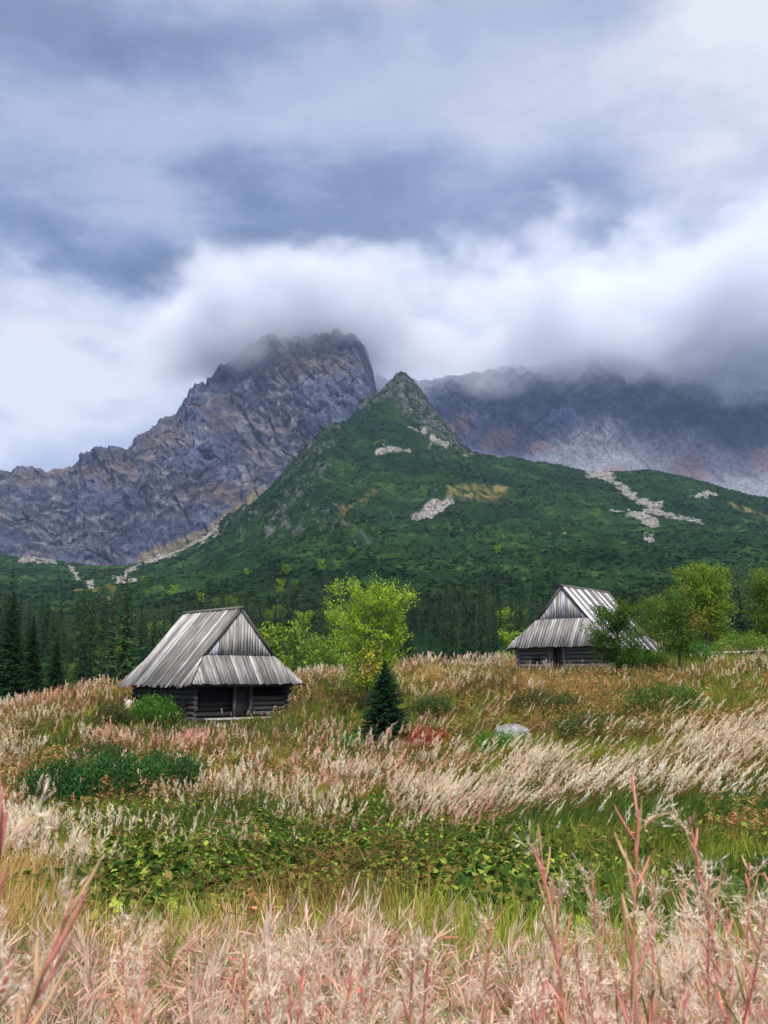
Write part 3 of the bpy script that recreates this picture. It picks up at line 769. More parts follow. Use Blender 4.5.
def tree_thing(name, meshes, x, y, label, cat='tree', rz=0, sc=1, group=None, sink=.05, z=None):
    zz = (float(meadow_z(x, y)) if math.hypot(x, y) < 125 else hz(x, y)) if z is None else z
    r = bpy.data.objects.new(name, None); COL.objects.link(r); r.location = (x, y, zz - sink); r.rotation_euler = (0, 0, rz); r.scale = (sc, sc, sc)
    tag(r, label, cat, group)
    obj('trunk' if cat in ('tree',) else 'stem', meshes[0], r); obj('crown' if cat == 'tree' else 'foliage', meshes[1], r)
    return r

def hz(x, y):
    zz = hill_sheet(np.array([x], float), np.array([y], float))[0]
    return float(zz[0])

YG = [(.17, .31, .025), (.23, .37, .03), (.12, .24, .02), (.31, .40, .04)]
DG = [(.06, .14, .025), (.085, .18, .03), (.05, .11, .02), (.12, .21, .035)]
MG = [(.09, .18, .025), (.13, .22, .03), (.07, .14, .022), (.19, .26, .035)]

def gx(px, d): return P(px, 600, d)[0]
def depth_for(px, py, lo=8, hi=90):
    """distance at which the meadow shows at a picture position"""
    ds = np.linspace(lo, hi, 500); pts = P(px, py, 1.0); x = pts[0] * ds
    z = meadow_z(x, ds); _, yy = proj(x, ds, z)
    k = np.where(yy <= py)[0]
    return ds[k[0]] if len(k) else hi
def place(px, py): d = depth_for(px, py); return P(px, py, d)[0], d

d = 42.0; t1 = branch_tree(101, 5.2, 1.8, .9, 30, 15000, .06, YG, spread=1.15, trunk_r=.07, stems=3, top_pow=.75, yellow=((.2, -1.2, 2.3), .9, (.50, .42, .03)), bark=(.16, .14, .12), tuft=.12)
tree_thing('birch_tree', t1, gx(367, d), d, 'bright yellow-green birch between the two huts', sink=.3)
d = 46.5; t2 = branch_tree(102, 3.5, 1.5, 1.0, 30, 13500, .058, DG, trunk_r=.13, top_pow=.6, tuft=.14)
tree_thing('round_tree', t2, gx(614, d), d, 'rounded dark green tree with a thick trunk in front of the striped hut roof', sink=.35)
d = 49.5; t3 = branch_tree(103, 4.0, 1.25, 1.2, 26, 9000, .062, DG + [(.08, .085, .03)], trunk_r=.08, top_pow=.7, tuft=.24, yellow=((.9, -.5, 3.0), .8, (.22, .15, .04)))
tree_thing('rowan_tree', t3, gx(677, d), d, 'thin dark tree with russet leaves at the right end of the striped roof', sink=.3)
d = 80; t4 = branch_tree(104, 7.3, 1.9, 1.2, 36, 15000, .10, [(.15, .26, .03), (.20, .30, .035), (.10, .20, .03), (.25, .32, .04)], trunk_r=.16, stems=2, top_pow=.65, tuft=.24, yellow=((-1.5, -2, 3.2), 1.1, (.40, .34, .04)))
tree_thing('leafy_tree', t4, gx(708, d), d, 'tall mid-green tree with yellow patches behind the thin dark tree', sc=1.02, sink=.3)
d = 78; t5 = branch_tree(105, 5.2, 1.2, 1.0, 20, 5000, .10, [(.09, .15, .03), (.12, .19, .035), (.14, .17, .04)], trunk_r=.13, stems=2, top_pow=.65, tuft=.34)
tree_thing('leafy_tree', t5, gx(655, d), d, 'dull olive tree just right of the striped hut roof', sc=.9, sink=.2)
t6 = branch_tree(106, 6.6, 1.9, .8, 28, 14000, .10, MG, trunk_r=.13, stems=2, top_pow=.65, tuft=.36)
tree_thing('leafy_tree', t6, gx(772, 84), 84, 'green tree cut off by the right edge of the photo', sc=1.0, sink=.2)
tree_thing('leafy_tree', t5, gx(815, 80), 80, 'olive tree beyond the right edge of the photo', rz=2, sc=.9)

# bushes
def shrub_mesh(seed, w, h, n, ls, cols, dep=None, tall=.0):
    g = np.random.default_rng(seed); tb = MB(); lf = MB(); dep = dep or w
    m = int(60 + 50 * w); th = g.uniform(0, 6.28, m); rr = np.sqrt(g.random(m)); zz = g.random(m) ** .7
    env = np.sqrt(np.clip(1 - rr ** 2 * .9, .05, 1))
    tips = np.c_[np.cos(th) * rr * w / 2, np.sin(th) * rr * dep / 2, h * env * (.35 + .65 * zz)]
    for t in tips[: m // 2]:
        b = np.array([t[0] * .45, t[1] * .45, -.1]); tb.tube([b, (b + t) / 2 + g.normal(0, .04, 3), t], [.012, .008, .003], 3, (.09, .07, .05), cap=False)
    cc = np.array(cols)[g.integers(0, len(cols), m)] * g.uniform(.75, 1.25, (m, 1)); ti = g.integers(0, m, n)
    C = tips[ti] + g.normal(0, .11, (n, 3)) * np.array([1.2, 1.2, 1]); C[:, 2] = np.maximum(C[:, 2], .02)
    leaves(lf, C, ls * g.uniform(.7, 1.3, n), np.clip(cc[ti] * g.uniform(.8, 1.2, (n, 1)), 0, 1), g)
    return tb.mesh('stem', M_STEM), lf.mesh('foliage', M_LEAF)

DK = [(.02, .07, .02), (.03, .10, .03), (.05, .13, .035)]
GB = [(.06, .18, .02), (.09, .24, .03), (.045, .13, .02)]
shrubs = [  # px, py of the foot, w, h, leaves, leaf size, colours, name, label
    (60, 812, 2.4, 1.3, 7200, .045, DK, 'leafy_shrub', 'dark green shrub at the left end of the dark thicket row, nearest the left edge'),
    (112, 808, 2.4, 1.4, 7600, .045, DK, 'leafy_shrub', 'dark green shrub in the middle of the dark thicket row at left'),
    (165, 803, 2.4, 1.35, 7200, .045, DK, 'leafy_shrub', 'dark green shrub at the right end of the dark thicket row at left'),
    (155, 724, 2.2, 1.25, 4200, .05, GB, 'leafy_shrub', 'bright green shrub growing against the side wall of the dark log hut'),
    (112, 726, 1.7, .9, 2600, .05, [(.06, .08, .03), (.09, .10, .03)], 'leafy_shrub', 'olive shrub left of the bright green shrub by the dark log hut'),
    (100, 770, 2.1, .95, 3600, .045, [(.05, .07, .03), (.07, .09, .035)], 'leafy_shrub', 'grey-green shrub behind the dark thicket row at left'),
    (430, 748, 1.6, .6, 2600, .04, [(.30, .05, .03), (.35, .10, .05), (.22, .04, .03)], 'bilberry_shrub', 'low crimson red shrub right of the small spruce'),
    (350, 752, 1.2, .6, 2200, .04, DK + GB, 'leafy_shrub', 'small dark green shrub at the left foot of the small spruce'),
    (432, 716, 1.8, .75, 2600, .045, DK + [(.1, .08, .03)], 'leafy_shrub', 'dark green shrub right of the small spruce, behind the pink plumes'),
    (500, 752, 1.9, .55, 2200, .045, GB, 'leafy_shrub', 'green leafy shrub around the left side of the grey boulder'),
    (545, 712, 3.0, .8, 3600, .045, [(.05, .08, .025), (.08, .07, .03)], 'leafy_shrub', 'brown-green shrub on the rise below the door of the striped hut'),
    (490, 690, 3.2, .75, 3600, .045, [(.07, .08, .025), (.13, .08, .03)], 'leafy_shrub', 'russet and green shrub on the crest left of the striped hut'),
    (668, 712, 3.0, .95, 3600, .05, [(.05, .10, .022), (.07, .13, .03)], 'leafy_shrub', 'mid-green shrub below the thin dark tree'),
    (590, 735, 2.2, .7, 2600, .045, [(.04, .08, .02), (.06, .10, .03)], 'leafy_shrub', 'green shrub below the rounded tree, right of the boulder'),
    (690, 662, 4.2, 1.3, 3800, .06, DK + GB, 'leafy_shrub', 'dark green bush at the foot of the tall mid-green tree'),
    (745, 655, 4.6, 1.7, 4200, .06, MG, 'leafy_shrub', 'light green bush at the right edge behind the pale track'),
    (640, 668, 3.0, 1.0, 3000, .05, GB, 'leafy_shrub', 'green bush under the olive tree behind the striped hut'),
    (250, 775, 1.6, .5, 2000, .04, [(.05, .09, .02), (.09, .09, .03)], 'leafy_shrub', 'low olive shrub below the porch of the dark log hut'),
]
for i, (px, py, w, h, n, ls, cols, nm, lab) in enumerate(shrubs):
    x, y = place(px, py)
    tree_thing(nm, shrub_mesh(300 + i, w, h, n, ls, cols), x, y, lab, cat='shrub', sink=.02)

# spruces
def spruce(seed, H, Rb, whorls, per, segs, hang, col, zb=.06, tw=.016, pw=.85):
    g = np.random.default_rng(seed); tb = MB(); cr = MB()
    tb.tube(np.c_[np.zeros(5), np.zeros(5), np.linspace(0, H * .98, 5)], np.linspace(H * tw, .01, 5), 6, (.075, .055, .045))
    B = []; T = []; W = []; C = []
    for i in range(whorls):
        u = zb + (1 - zb) * (i / whorls) ** .95; z0 = u * H
        for k in range(per):
            L = Rb * (1 - u) ** pw * g.uniform(.72, 1.15) + .04 * H * .3; az = k * 2 * math.pi / per + i * 1.3 + g.uniform(-.3, .3)
            zz = z0 + g.uniform(-.5, .5) * H / whorls
            dx, dy = math.cos(az), math.sin(az); drop = -.42 * (1 - u) + .30 * u + g.uniform(-.08, .08)
            t = np.linspace(0.04, 1, segs + 1)
            pts = np.c_[dx * L * t, dy * L * t, zz + L * (drop * t + .16 * t ** 2)]
            for s in range(segs):
                a, b = pts[s], pts[s + 1]; wl = L * .34 * (1 - t[s] * .75)
                dirv = unit(b - a); sd = np.array([-dy, dx, 0])
                sh = g.uniform(.7, 1.2)
                for sg in (-1, 1):
                    B.append(a); T.append(a + dirv * wl * .75 + sd * sg * wl * .8 + [0, 0, -wl * hang * g.uniform(.3, 1.1)]); W.append(wl * .42); C.append(np.array(col) * sh)
                B.append(a); T.append(b + dirv * wl * .5); W.append(wl * .4); C.append(np.array(col) * sh * 1.15)
                B.append(a); T.append(a + dirv * wl * .4 + [0, 0, -wl * hang * 1.1]); W.append(wl * .5); C.append(np.array(col) * sh * .85)
    B, T, W, C = map(np.array, (B, T, W, C))
    spind(cr, B, T, W, C, g)
    blades(cr, np.array([[0, 0, H * .93]] * 3), np.array([[0, 0, H * 1.02]] * 3), .05 * H * .2, np.array(col), g)
    return tb, cr

SPC = (.017, .046, .02)
tb, cr = spruce(201, 3.2, 1.35, 30, 13, 6, .45, (.016, .045, .022), zb=.02)
x, y = place(385, 744)
tree_thing('small_spruce', (tb.mesh('trunk', M_STEM, True), cr.mesh('crown', M_NEEDLE)), x, y, 'small dense dark spruce standing alone in the middle of the meadow', cat='tree', sc=.97, sink=.06)
big = []
for s in range(2):
    tb, cr = spruce(210 + s, 10, 2.3, 36, 11, 5, .7, SPC, zb=.05)
    big.append((tb.mesh('trunk', M_STEM, True), cr.mesh('crown', M_NEEDLE)))
LABS = ['tall black-green spruce at the left edge beyond the plumes', 'black-green spruce second from the left edge, beside the tallest one',
        'black-green spruce third from the left edge', 'spruce at the left edge, half cut off by the photo border']
for k, (px, top, d, lab) in enumerate([(14, 590, 62, LABS[0]), (35, 612, 66, LABS[1]), (60, 636, 72, LABS[2]), (-6, 600, 60, LABS[3])]):
    x = gx(px, d); zg = float(meadow_z(x, d)); h = P(px, top, d)[2] - zg
    tree_thing('spruce_tree', big[k % 2], x, d, lab, rz=k * 2.1, sc=h / 10.1, z=zg)

def as_one(tb, cr, name):
    mb = MB()
    for q, mi in ((tb, 0), (cr, 1)):
        V, T, C = q.tris(); mb.add(V, T=T, c=C)
    return mb
forest_p = [spruce(220 + k, 10, [1.5, 1.8, 2.2, 1.3, 1.9][k], 17, 8, 3, .75, [(.012, .034, .018), (.018, .05, .022), (.035, .08, .028), (.011, .03, .018), (.03, .065, .02)][k], zb=.07) for k in range(5)]
forest_mb = [as_one(a, b, 'x') for a, b in forest_p]
forest_me = [q.mesh('spruce', M_NEEDLE) for q in forest_mb]

g = np.random.default_rng(77)
placed = []
# picture-space density of the wood: (left px, right px, nearest, farthest, how many)
zones = [(-60, 130, 85, 300, 84), (100, 330, 90, 320, 70), (390, 570, 100, 330, 62), (560, 800, 110, 330, 34)]
zlab = ['dark spruce in the wood left of the dark log hut', 'dark spruce in the wood behind the dark log hut, up to the birch', 'dark spruce in the wood between the birch and the striped hut', 'dark spruce in the wood behind the striped hut and the right-hand trees']
def py_at(x, y, h=0): return proj(x, y, (float(meadow_z(x, y)) if math.hypot(x, y) < 125 else hz(x, y)) + h)
for zi, (a, b, d0, d1, n) in enumerate(zones):
    k = 0; tries = 0
    while k < n and tries < n * 30:
        tries += 1
        px = g.uniform(a, b); d = d0 * (d1 / d0) ** (g.random() ** .8); x = gx(px, d)
        if any((x - q[0]) ** 2 + (d - q[1]) ** 2 < 4.2 for q in placed): continue
        zg = float(meadow_z(x, d)) if math.hypot(x, d) < 125 else hz(x, d)
        h = g.uniform(5.5, 13.0) * (1.15 if zi == 0 else .92)
        placed.append((x, d)); t = g.integers(0, 5)
        o = obj('forest_spruce', forest_me[t], loc=(x, d, zg - .1), rz=g.uniform(0, 6.28), sc=h / 10)
        tag(o, zlab[zi], 'spruce', group=['spruces left of the dark hut', 'spruces behind the dark hut', 'spruces between birch and striped hut', 'spruces behind the striped hut'][zi]); k += 1

# scatter of merged plants ------------------------------------------------
def scatter(name, protos, idx, pos, yaw, sc, lean, tint, mat, label=None, kind='stuff', cat=None):
    Vs = []; Ts = []; Cs = []; n0 = 0
    for k, (V, T, C) in enumerate(protos):
        s = np.where(idx == k)[0]
        if not len(s): continue
        m = len(s); c, sn = np.cos(yaw[s])[:, None], np.sin(yaw[s])[:, None]
        X = V[None, :, 0] * c - V[None, :, 1] * sn; Y = V[None, :, 0] * sn + V[None, :, 1] * c; Z = np.broadcast_to(V[None, :, 2], X.shape)
        q = sc[s]; q = q if q.ndim == 2 else np.stack([q, q], 1)
        X = X * q[:, :1]; Y = Y * q[:, :1]; Z = Z * q[:, 1:]
        X = X + lean[s, :1] * Z * (1 + .3 * Z); Y = Y + lean[s, 1:] * Z; Z = Z * (1 - .25 * np.hypot(lean[s, :1], lean[s, 1:]))
        W = np.stack([X, Y, Z], -1) + pos[s][:, None, :]
        Vs.append(W.reshape(-1, 3).astype(np.float32)); Cs.append(np.clip(C[None] * tint[s][:, None, :], 0, .95).reshape(-1, 3).astype(np.float32))
        Ts.append((T[None] + (np.arange(m) * len(V))[:, None, None]).reshape(-1, 3) + n0); n0 += m * len(V)
    me = mk_mesh(name, np.concatenate(Vs), np.concatenate(Ts), np.concatenate(Cs), mat)
    o = obj(name, me); tag(o, label, cat, kind=kind); return o

# far wood and lone conifers up the slope: too many to count
far_p = []
for k in range(3):
    tb, cr = spruce(240 + k, 8, 1.5, 9, 6, 2, .8, (.02, .05, .022), zb=.06); far_p.append(as_one(tb, cr, 'x').tris())
n = 2600; px = g.uniform(-80, 860, n); d = 200 * (640 / 200) ** g.random(n); x = np.array([P(a, 600, b)[0] for a, b in zip(px, d)])
dens = .5 + fbm(x * .02, d * .02, o=3, seed=61) * 1.6 + sstep(300, 60, px) * .7 - sstep(250, 600, d) * .85
keep = g.random(n) < np.clip(dens, 0, 1); x, d = x[keep], d[keep]; n = len(x)
z = hill_sheet(x, d)[0]; s = g.uniform(.45, 1.15, n) * (1 - .4 * sstep(300, 600, d))
scatter('distant_forest', far_p, g.integers(0, 3, n), np.stack([x, d, z - .2], 1), g.uniform(0, 6, n), s, np.zeros((n, 2)), g.uniform(.7, 1.3, (n, 1)) * np.ones(3), M_NEEDLE, 'dark conifers scattered thinly up the green slope', cat='forest')

# broadleaf bushes and small trees among the spruces
bl = [branch_tree(110 + k, 5, 1.9, .5, 14, 1500, .17, [MG, YG, [(.05, .09, .03), (.07, .11, .03)]][k], trunk_r=.07, top_pow=.6, tuft=.3) for k in range(3)]
specs = [(285, 660, 92, 7.4, 0, 'pale green bushy tree behind the right eave of the dark log hut'), (262, 640, 140, 7, 0, 'green bushy tree in the wood above the dark hut gable')]
for px, _, d, h, t, lab in specs:
    tree_thing('bushy_tree', bl[t], gx(px, d), d, lab, sc=h / 5, rz=px)
k = 0; tries = 0
while k < 95 and tries < 1900:
    tries += 1
    px = g.uniform(60, 560); d = 120 * (520 / 120) ** g.random(); x = gx(px, d)
    if px > 400 and g.random() < .5: continue
    k += 1; t = int(g.choice([0, 0, 1, 2, 2])); h = g.uniform(3, 6.5)
    if d > 300: h *= .8
    yl = t == 1
    tree_thing('bushy_tree', bl[t], x, d, ['green bushy tree scattered in the dark wood', 'yellow-green bushy tree scattered in the dark wood', 'dull green bushy tree scattered in the dark wood'][t], sc=h / 5, rz=px,
               group=['green bushy trees in the wood', 'yellow-green bushy trees in the wood', 'dull green bushy trees in the wood'][t], z=hz(x, d) if d > 126 else float(meadow_z(x, d)))

# dwarf pine carpet on the green slopes: clumps of needle tufts
def clump(seed, n, col):
    g2 = np.random.default_rng(seed); mb = MB(); D = rdirs(n, g2); D[:, 2] = np.abs(D[:, 2])
    B = D * np.array([1.0, 1.0, .5]) * g2.uniform(.3, .8, (n, 1)); T = B + (D + np.array([0, 0, .55])) * g2.uniform(.25, .55, (n, 1))
    spind(mb, B, T, .42, np.array(col) * g2.uniform(.7, 1.3, (n, 1)), g2); return mb.tris()
cl = [clump(400 + k, 26, (.0155, .039, .0125)) for k in range(3)]
n = 72000; a = g.uniform(-.47, .47, n); r = 210 * (1350 / 210) ** (g.random(n) ** .85); x = r * np.sin(a); y = r * np.cos(a)
z, rib, scr, och = hill_sheet(x, y)
nn = fbm(x * .03, y * .03, o=3, seed=62)
keep = (scr < .2) & (och < .4) & (g.random(n) < .5 + nn * 1.6); x, y, z, r = x[keep], y[keep], z[keep], r[keep]; n = len(x)
s = (.7 + r / 900) * g.uniform(.6, 1.35, n)
t1_ = fbm(x * .008, y * .008, o=3, seed=45); t2_ = fbm(x * .05, y * .05, o=2, seed=63)
tint = (np.clip(1.0 + .8 * t1_ + .9 * t2_, .5, 2.0) * g.uniform(.88, 1.12, n))[:, None] * np.ones(3); tint[:, 0] *= 1 + .35 * np.clip(t2_ * 2, 0, 1)
scatter('dwarf_pine_scrub', cl, g.integers(0, 3, n), np.stack([x, y, z - .1], 1), g.uniform(0, 6, n), np.stack([s, s * .8], 1), np.zeros((n, 2)), tint, M_NEEDLE, 'dense dark green dwarf pine scrub covering the slopes', cat='scrub')

# boulders of the scree patches
def rock_arr(seed, sub=2):
    import bmesh
    bm = bmesh.new(); bmesh.ops.create_icosphere(bm, subdivisions=sub, radius=1)
    V = np.array([v.co[:] for v in bm.verts]); T = np.array([[v.index for v in f.verts] for f in bm.faces]); bm.free()
    k = 1 + .28 * pn(V[:, 0] * 1.1, V[:, 1] * 1.1, V[:, 2] * 1.1, seed) + .08 * pn(V[:, 0] * 4, V[:, 1] * 4, V[:, 2] * 4, seed + 1)
    V = V * k[:, None]; V = np.sign(V) * np.abs(V) ** .85; V[:, 2] *= .7
    return V, T
rp = []
for k in range(4):
    V, T = rock_arr(500 + k, 1); rp.append((V, T, np.ones((len(V), 3)) * .22))
n = 90000; a = g.uniform(-.45, .45, n); r = 380 * (1400 / 380) ** g.random(n); x = r * np.sin(a); y = r * np.cos(a)
zb = bare_z(x, y); px_, py_ = proj(x, y, zb)
scr = masks(px_, py_, x, y, SCREE, 1.0, 42, .06); keep = (scr > g.uniform(.4, 1.2, n)) & (fbm(x * .12, y * .12, o=2, seed=65) > -.12); x, y = x[keep], y[keep]
z = hill_sheet(x, y)[0]; n = len(x)
scatter('scree', rp, g.integers(0, 4, n), np.stack([x, y, z], 1), g.uniform(0, 6, n), g.uniform(.5, 1.0, n) * (1 + np.hypot(x, y) / 900), np.zeros((n, 2)), g.uniform(.7, 1.35, (n, 1)) * np.array([1, .97, .95]), M_STONE, 'pale grey boulders lying in patches on the green slope', cat='scree')

# the boulder in the meadow
V, T = rock_arr(520, 4)
cn = fbm(V[:, 0] * 2, V[:, 1] * 2, V[:, 2] * 2, o=3, seed=521)
c = np.array([.19, .195, .19]) * (1 + .6 * cn[:, None]); c[cn > .2] = (.28, .31, .30)
x, y = place(512, 745)
tag(obj('boulder', mk_mesh('boulder', V, T, c, M_STONE, True), loc=(x, y, float(meadow_z(x, y)) + .3), sc=(.55, .45, .5)), 'grey lichened boulder among the plants right of the small spruce', 'boulder')

# pale track at the right
xs = np.linspace(22.5, 60, 40); yc = 75 + .06 * (xs - 23) + .5 * np.sin(xs * .3)
Vp = []
for q in (-1.6, -.8, 0, .8, 1.6):
    Vp.append(np.stack([xs, yc + q, meadow_z(xs, yc + q) + .05 - .03 * abs(q)], -1))
Vp = np.stack(Vp)
tag(obj('track', mk_mesh('track', Vp.reshape(-1, 3), grid_quads(*Vp.shape[:2])[:, ::-1], np.array([.42, .38, .34]) * np.ones((Vp.shape[0] * Vp.shape[1], 1)), M_STONE, True)), kind='structure')
# sky layout: soft light and dark masses of the cloud deck (direction, size, strength)
SKY = [(60, 20, 170, 80, -.24), (260, 15, 160, 50, -.14), (220, 235, 340, 60, -.30), (20, 235, 200, 55, -.16), (560, 180, 170, 45, -.16), (250, 130, 240, 35, .05),
       (60, 370, 200, 95, .42), (20, 425, 90, 40, .2), (760, 20, 120, 150, .36), (600, 50, 240, 70, .18), (700, 280, 160, 60, .20), (330, 305, 200, 25, .18), (110, 350, 26, 14, -.2), (95, 408, 30, 14, -.18)]
ZENITH = 4.2; SKY_GAIN = .68; SUN = 4.2; EXPO = 0.5

# ------------------------------------------------------------------ meadow plants
def plume_plant(seed, H, col_fl, col_leaf, nf=30, nl=16, fl=.36, lw=.013, fw=.014):
    g = np.random.default_rng(seed); mb = MB()
    blades(mb, np.array([[0, 0, 0], [0, .003, 0], [.003, 0, 0]], float), np.array([[0, 0, H]] * 3) + g.normal(0, .01, (3, 3)), .007, np.array([.28, .13, .07]), g)
    u = g.random(nf) ** .9; z = H - fl + fl * u; a = g.uniform(0, 6.28, nf)
    B = np.c_[np.zeros(nf), np.zeros(nf), z - .02]; rr = (.05 * (1 - u) ** .6 + .012) * g.uniform(.5, 1.2, nf)
    T = np.c_[np.cos(a) * rr, np.sin(a) * rr, z + g.uniform(.03, .075, nf)]
    spind(mb, B, T, fw, np.array(col_fl) * g.uniform(.75, 1.2, (nf, 1)), g, at=.6)
    z = g.uniform(.12, H - fl * .8, nl); a = g.uniform(0, 6.28, nl); L = g.uniform(.07, .14, nl)
    B = np.c_[np.zeros(nl), np.zeros(nl), z]; T = B + np.c_[np.cos(a) * L, np.sin(a) * L, g.uniform(-.06, .07, nl)]
    cl_ = np.array(col_leaf)[g.integers(0, len(col_leaf), nl)] * g.uniform(.75, 1.25, (nl, 1))
    spind(mb, B, T, lw * 1.6, cl_, g)
    return mb.tris()

def rust_plant(seed, H, cols, n=44, w=.015):
    g = np.random.default_rng(seed); mb = MB()
    for q in range(2):
        o = g.normal(0, .04, 3) * [1, 1, 0]; top = o + [g.normal(0, .06), g.normal(0, .06), H * g.uniform(.8, 1.05)]
        blades(mb, np.array([o, o + [0, .003, 0]]), np.array([top, top]), .008, np.array([.24, .09, .05]), g)
        m = n // 2; u = g.uniform(.15, 1, m); a = g.uniform(0, 6.28, m); L = g.uniform(.06, .13, m)
        B = o + (top - o) * u[:, None]; T = B + np.c_[np.cos(a) * L, np.sin(a) * L, g.uniform(-.02, .09, m)]
        spind(mb, B, T, w, np.array(cols)[g.integers(0, len(cols), m)] * g.uniform(.75, 1.25, (m, 1)), g)
    return mb.tris()

def herb(seed, H, cols, n=34, ls=.045):
    g = np.random.default_rng(seed); mb = MB(); a = g.uniform(0, 6.28, n); r = g.uniform(.02, .2, n); z = H * g.uniform(.3, 1, n)
    C = np.c_[np.cos(a) * r, np.sin(a) * r, z]
    leaves(mb, C, ls * g.uniform(.6, 1.3, n), np.array(cols)[g.integers(0, len(cols), n)] * g.uniform(.75, 1.25, (n, 1)), g, aspect=.6, up=1.2)
    blades(mb, np.zeros((5, 3)), C[:5], .006, np.array([.06, .09, .02]), g)
    return mb.tris()

def tuft(seed, H, cols, n=18, w=.007, sp=.22):
    g = np.random.default_rng(seed); mb = MB(); a = g.uniform(0, 6.28, n); r = g.uniform(.0, .06, n)
    B = np.c_[np.cos(a) * r, np.sin(a) * r, np.zeros(n)]; h = H * g.uniform(.55, 1.1, n); a2 = a + g.normal(0, .5, n); q = sp * g.uniform(.3, 1.2, n) * h / H
    M = B + np.c_[np.cos(a2) * q * .35, np.sin(a2) * q * .35, h * .6]; T = B + np.c_[np.cos(a2) * q, np.sin(a2) * q, h]
    s = np.c_[-np.sin(a2), np.cos(a2), np.zeros(n)] * w * .5
    V = np.stack([B - s, B + s, M + s * .8, M - s * .8, T], 1).reshape(-1, 3); k = np.arange(n)[:, None] * 5
    TT = np.concatenate([k + [0, 1, 2], k + [0, 2, 3], k + [3, 2, 4]])
    c = np.array(cols)[g.integers(0, len(cols), n)] * g.uniform(.75, 1.25, (n, 1))
    mb.add(V, T=TT, c=np.repeat(c, 5, 0)); return mb.tris()

CREAM = (.88, .68, .52); PINK = (.82, .46, .38)
GL = [(.06, .11, .025), (.10, .13, .03), (.17, .12, .03)]; RL = [(.30, .13, .04), (.20, .10, .04), (.10, .11, .03), (.36, .18, .05)]
TYPES = ['cream', 'pink', 'rust', 'herb', 'green', 'dark', 'straw', 'stalk']
PR = {
    'cream': [plume_plant(600 + k, .82, CREAM, GL + RL[:1], nf=22, fl=.27, fw=.012) for k in range(4)],
    'pink': [plume_plant(610 + k, .78, PINK, RL, nf=22, fl=.26, fw=.012) for k in range(4)],
    'rust': [rust_plant(620 + k, .7, [(.50, .25, .12), (.40, .16, .09), (.54, .37, .16), (.20, .22, .05), (.12, .18, .03)]) for k in range(4)],
    'herb': [herb(630 + k, .42, [(.09, .165, .025), (.13, .215, .035), (.035, .075, .018), (.21, .26, .045), (.05, .10, .02), (.16, .13, .04)]) for k in range(4)],
    'green': [tuft(640 + k, .55, [(.20, .25, .03), (.28, .31, .05), (.13, .18, .03)]) for k in range(4)],
    'dark': [tuft(650 + k, .5, [(.05, .10, .02), (.08, .14, .025), (.035, .07, .018)], w=.009) for k in range(4)],
    'straw': [tuft(660 + k, .6, [(.50, .33, .12), (.58, .42, .17), (.38, .24, .08)]) for k in range(4)],
    'stalk': [rust_plant(670 + k, .85, [(.22, .11, .05), (.14, .12, .04)], n=26, w=.006) for k in range(3)] + [tuft(675, .7, [(.28, .17, .06), (.16, .14, .04)], w=.006)],
}
BASE = dict(cream=.07, pink=.03, rust=.26, herb=.05, green=.36, dark=.46, straw=.05, stalk=.05)
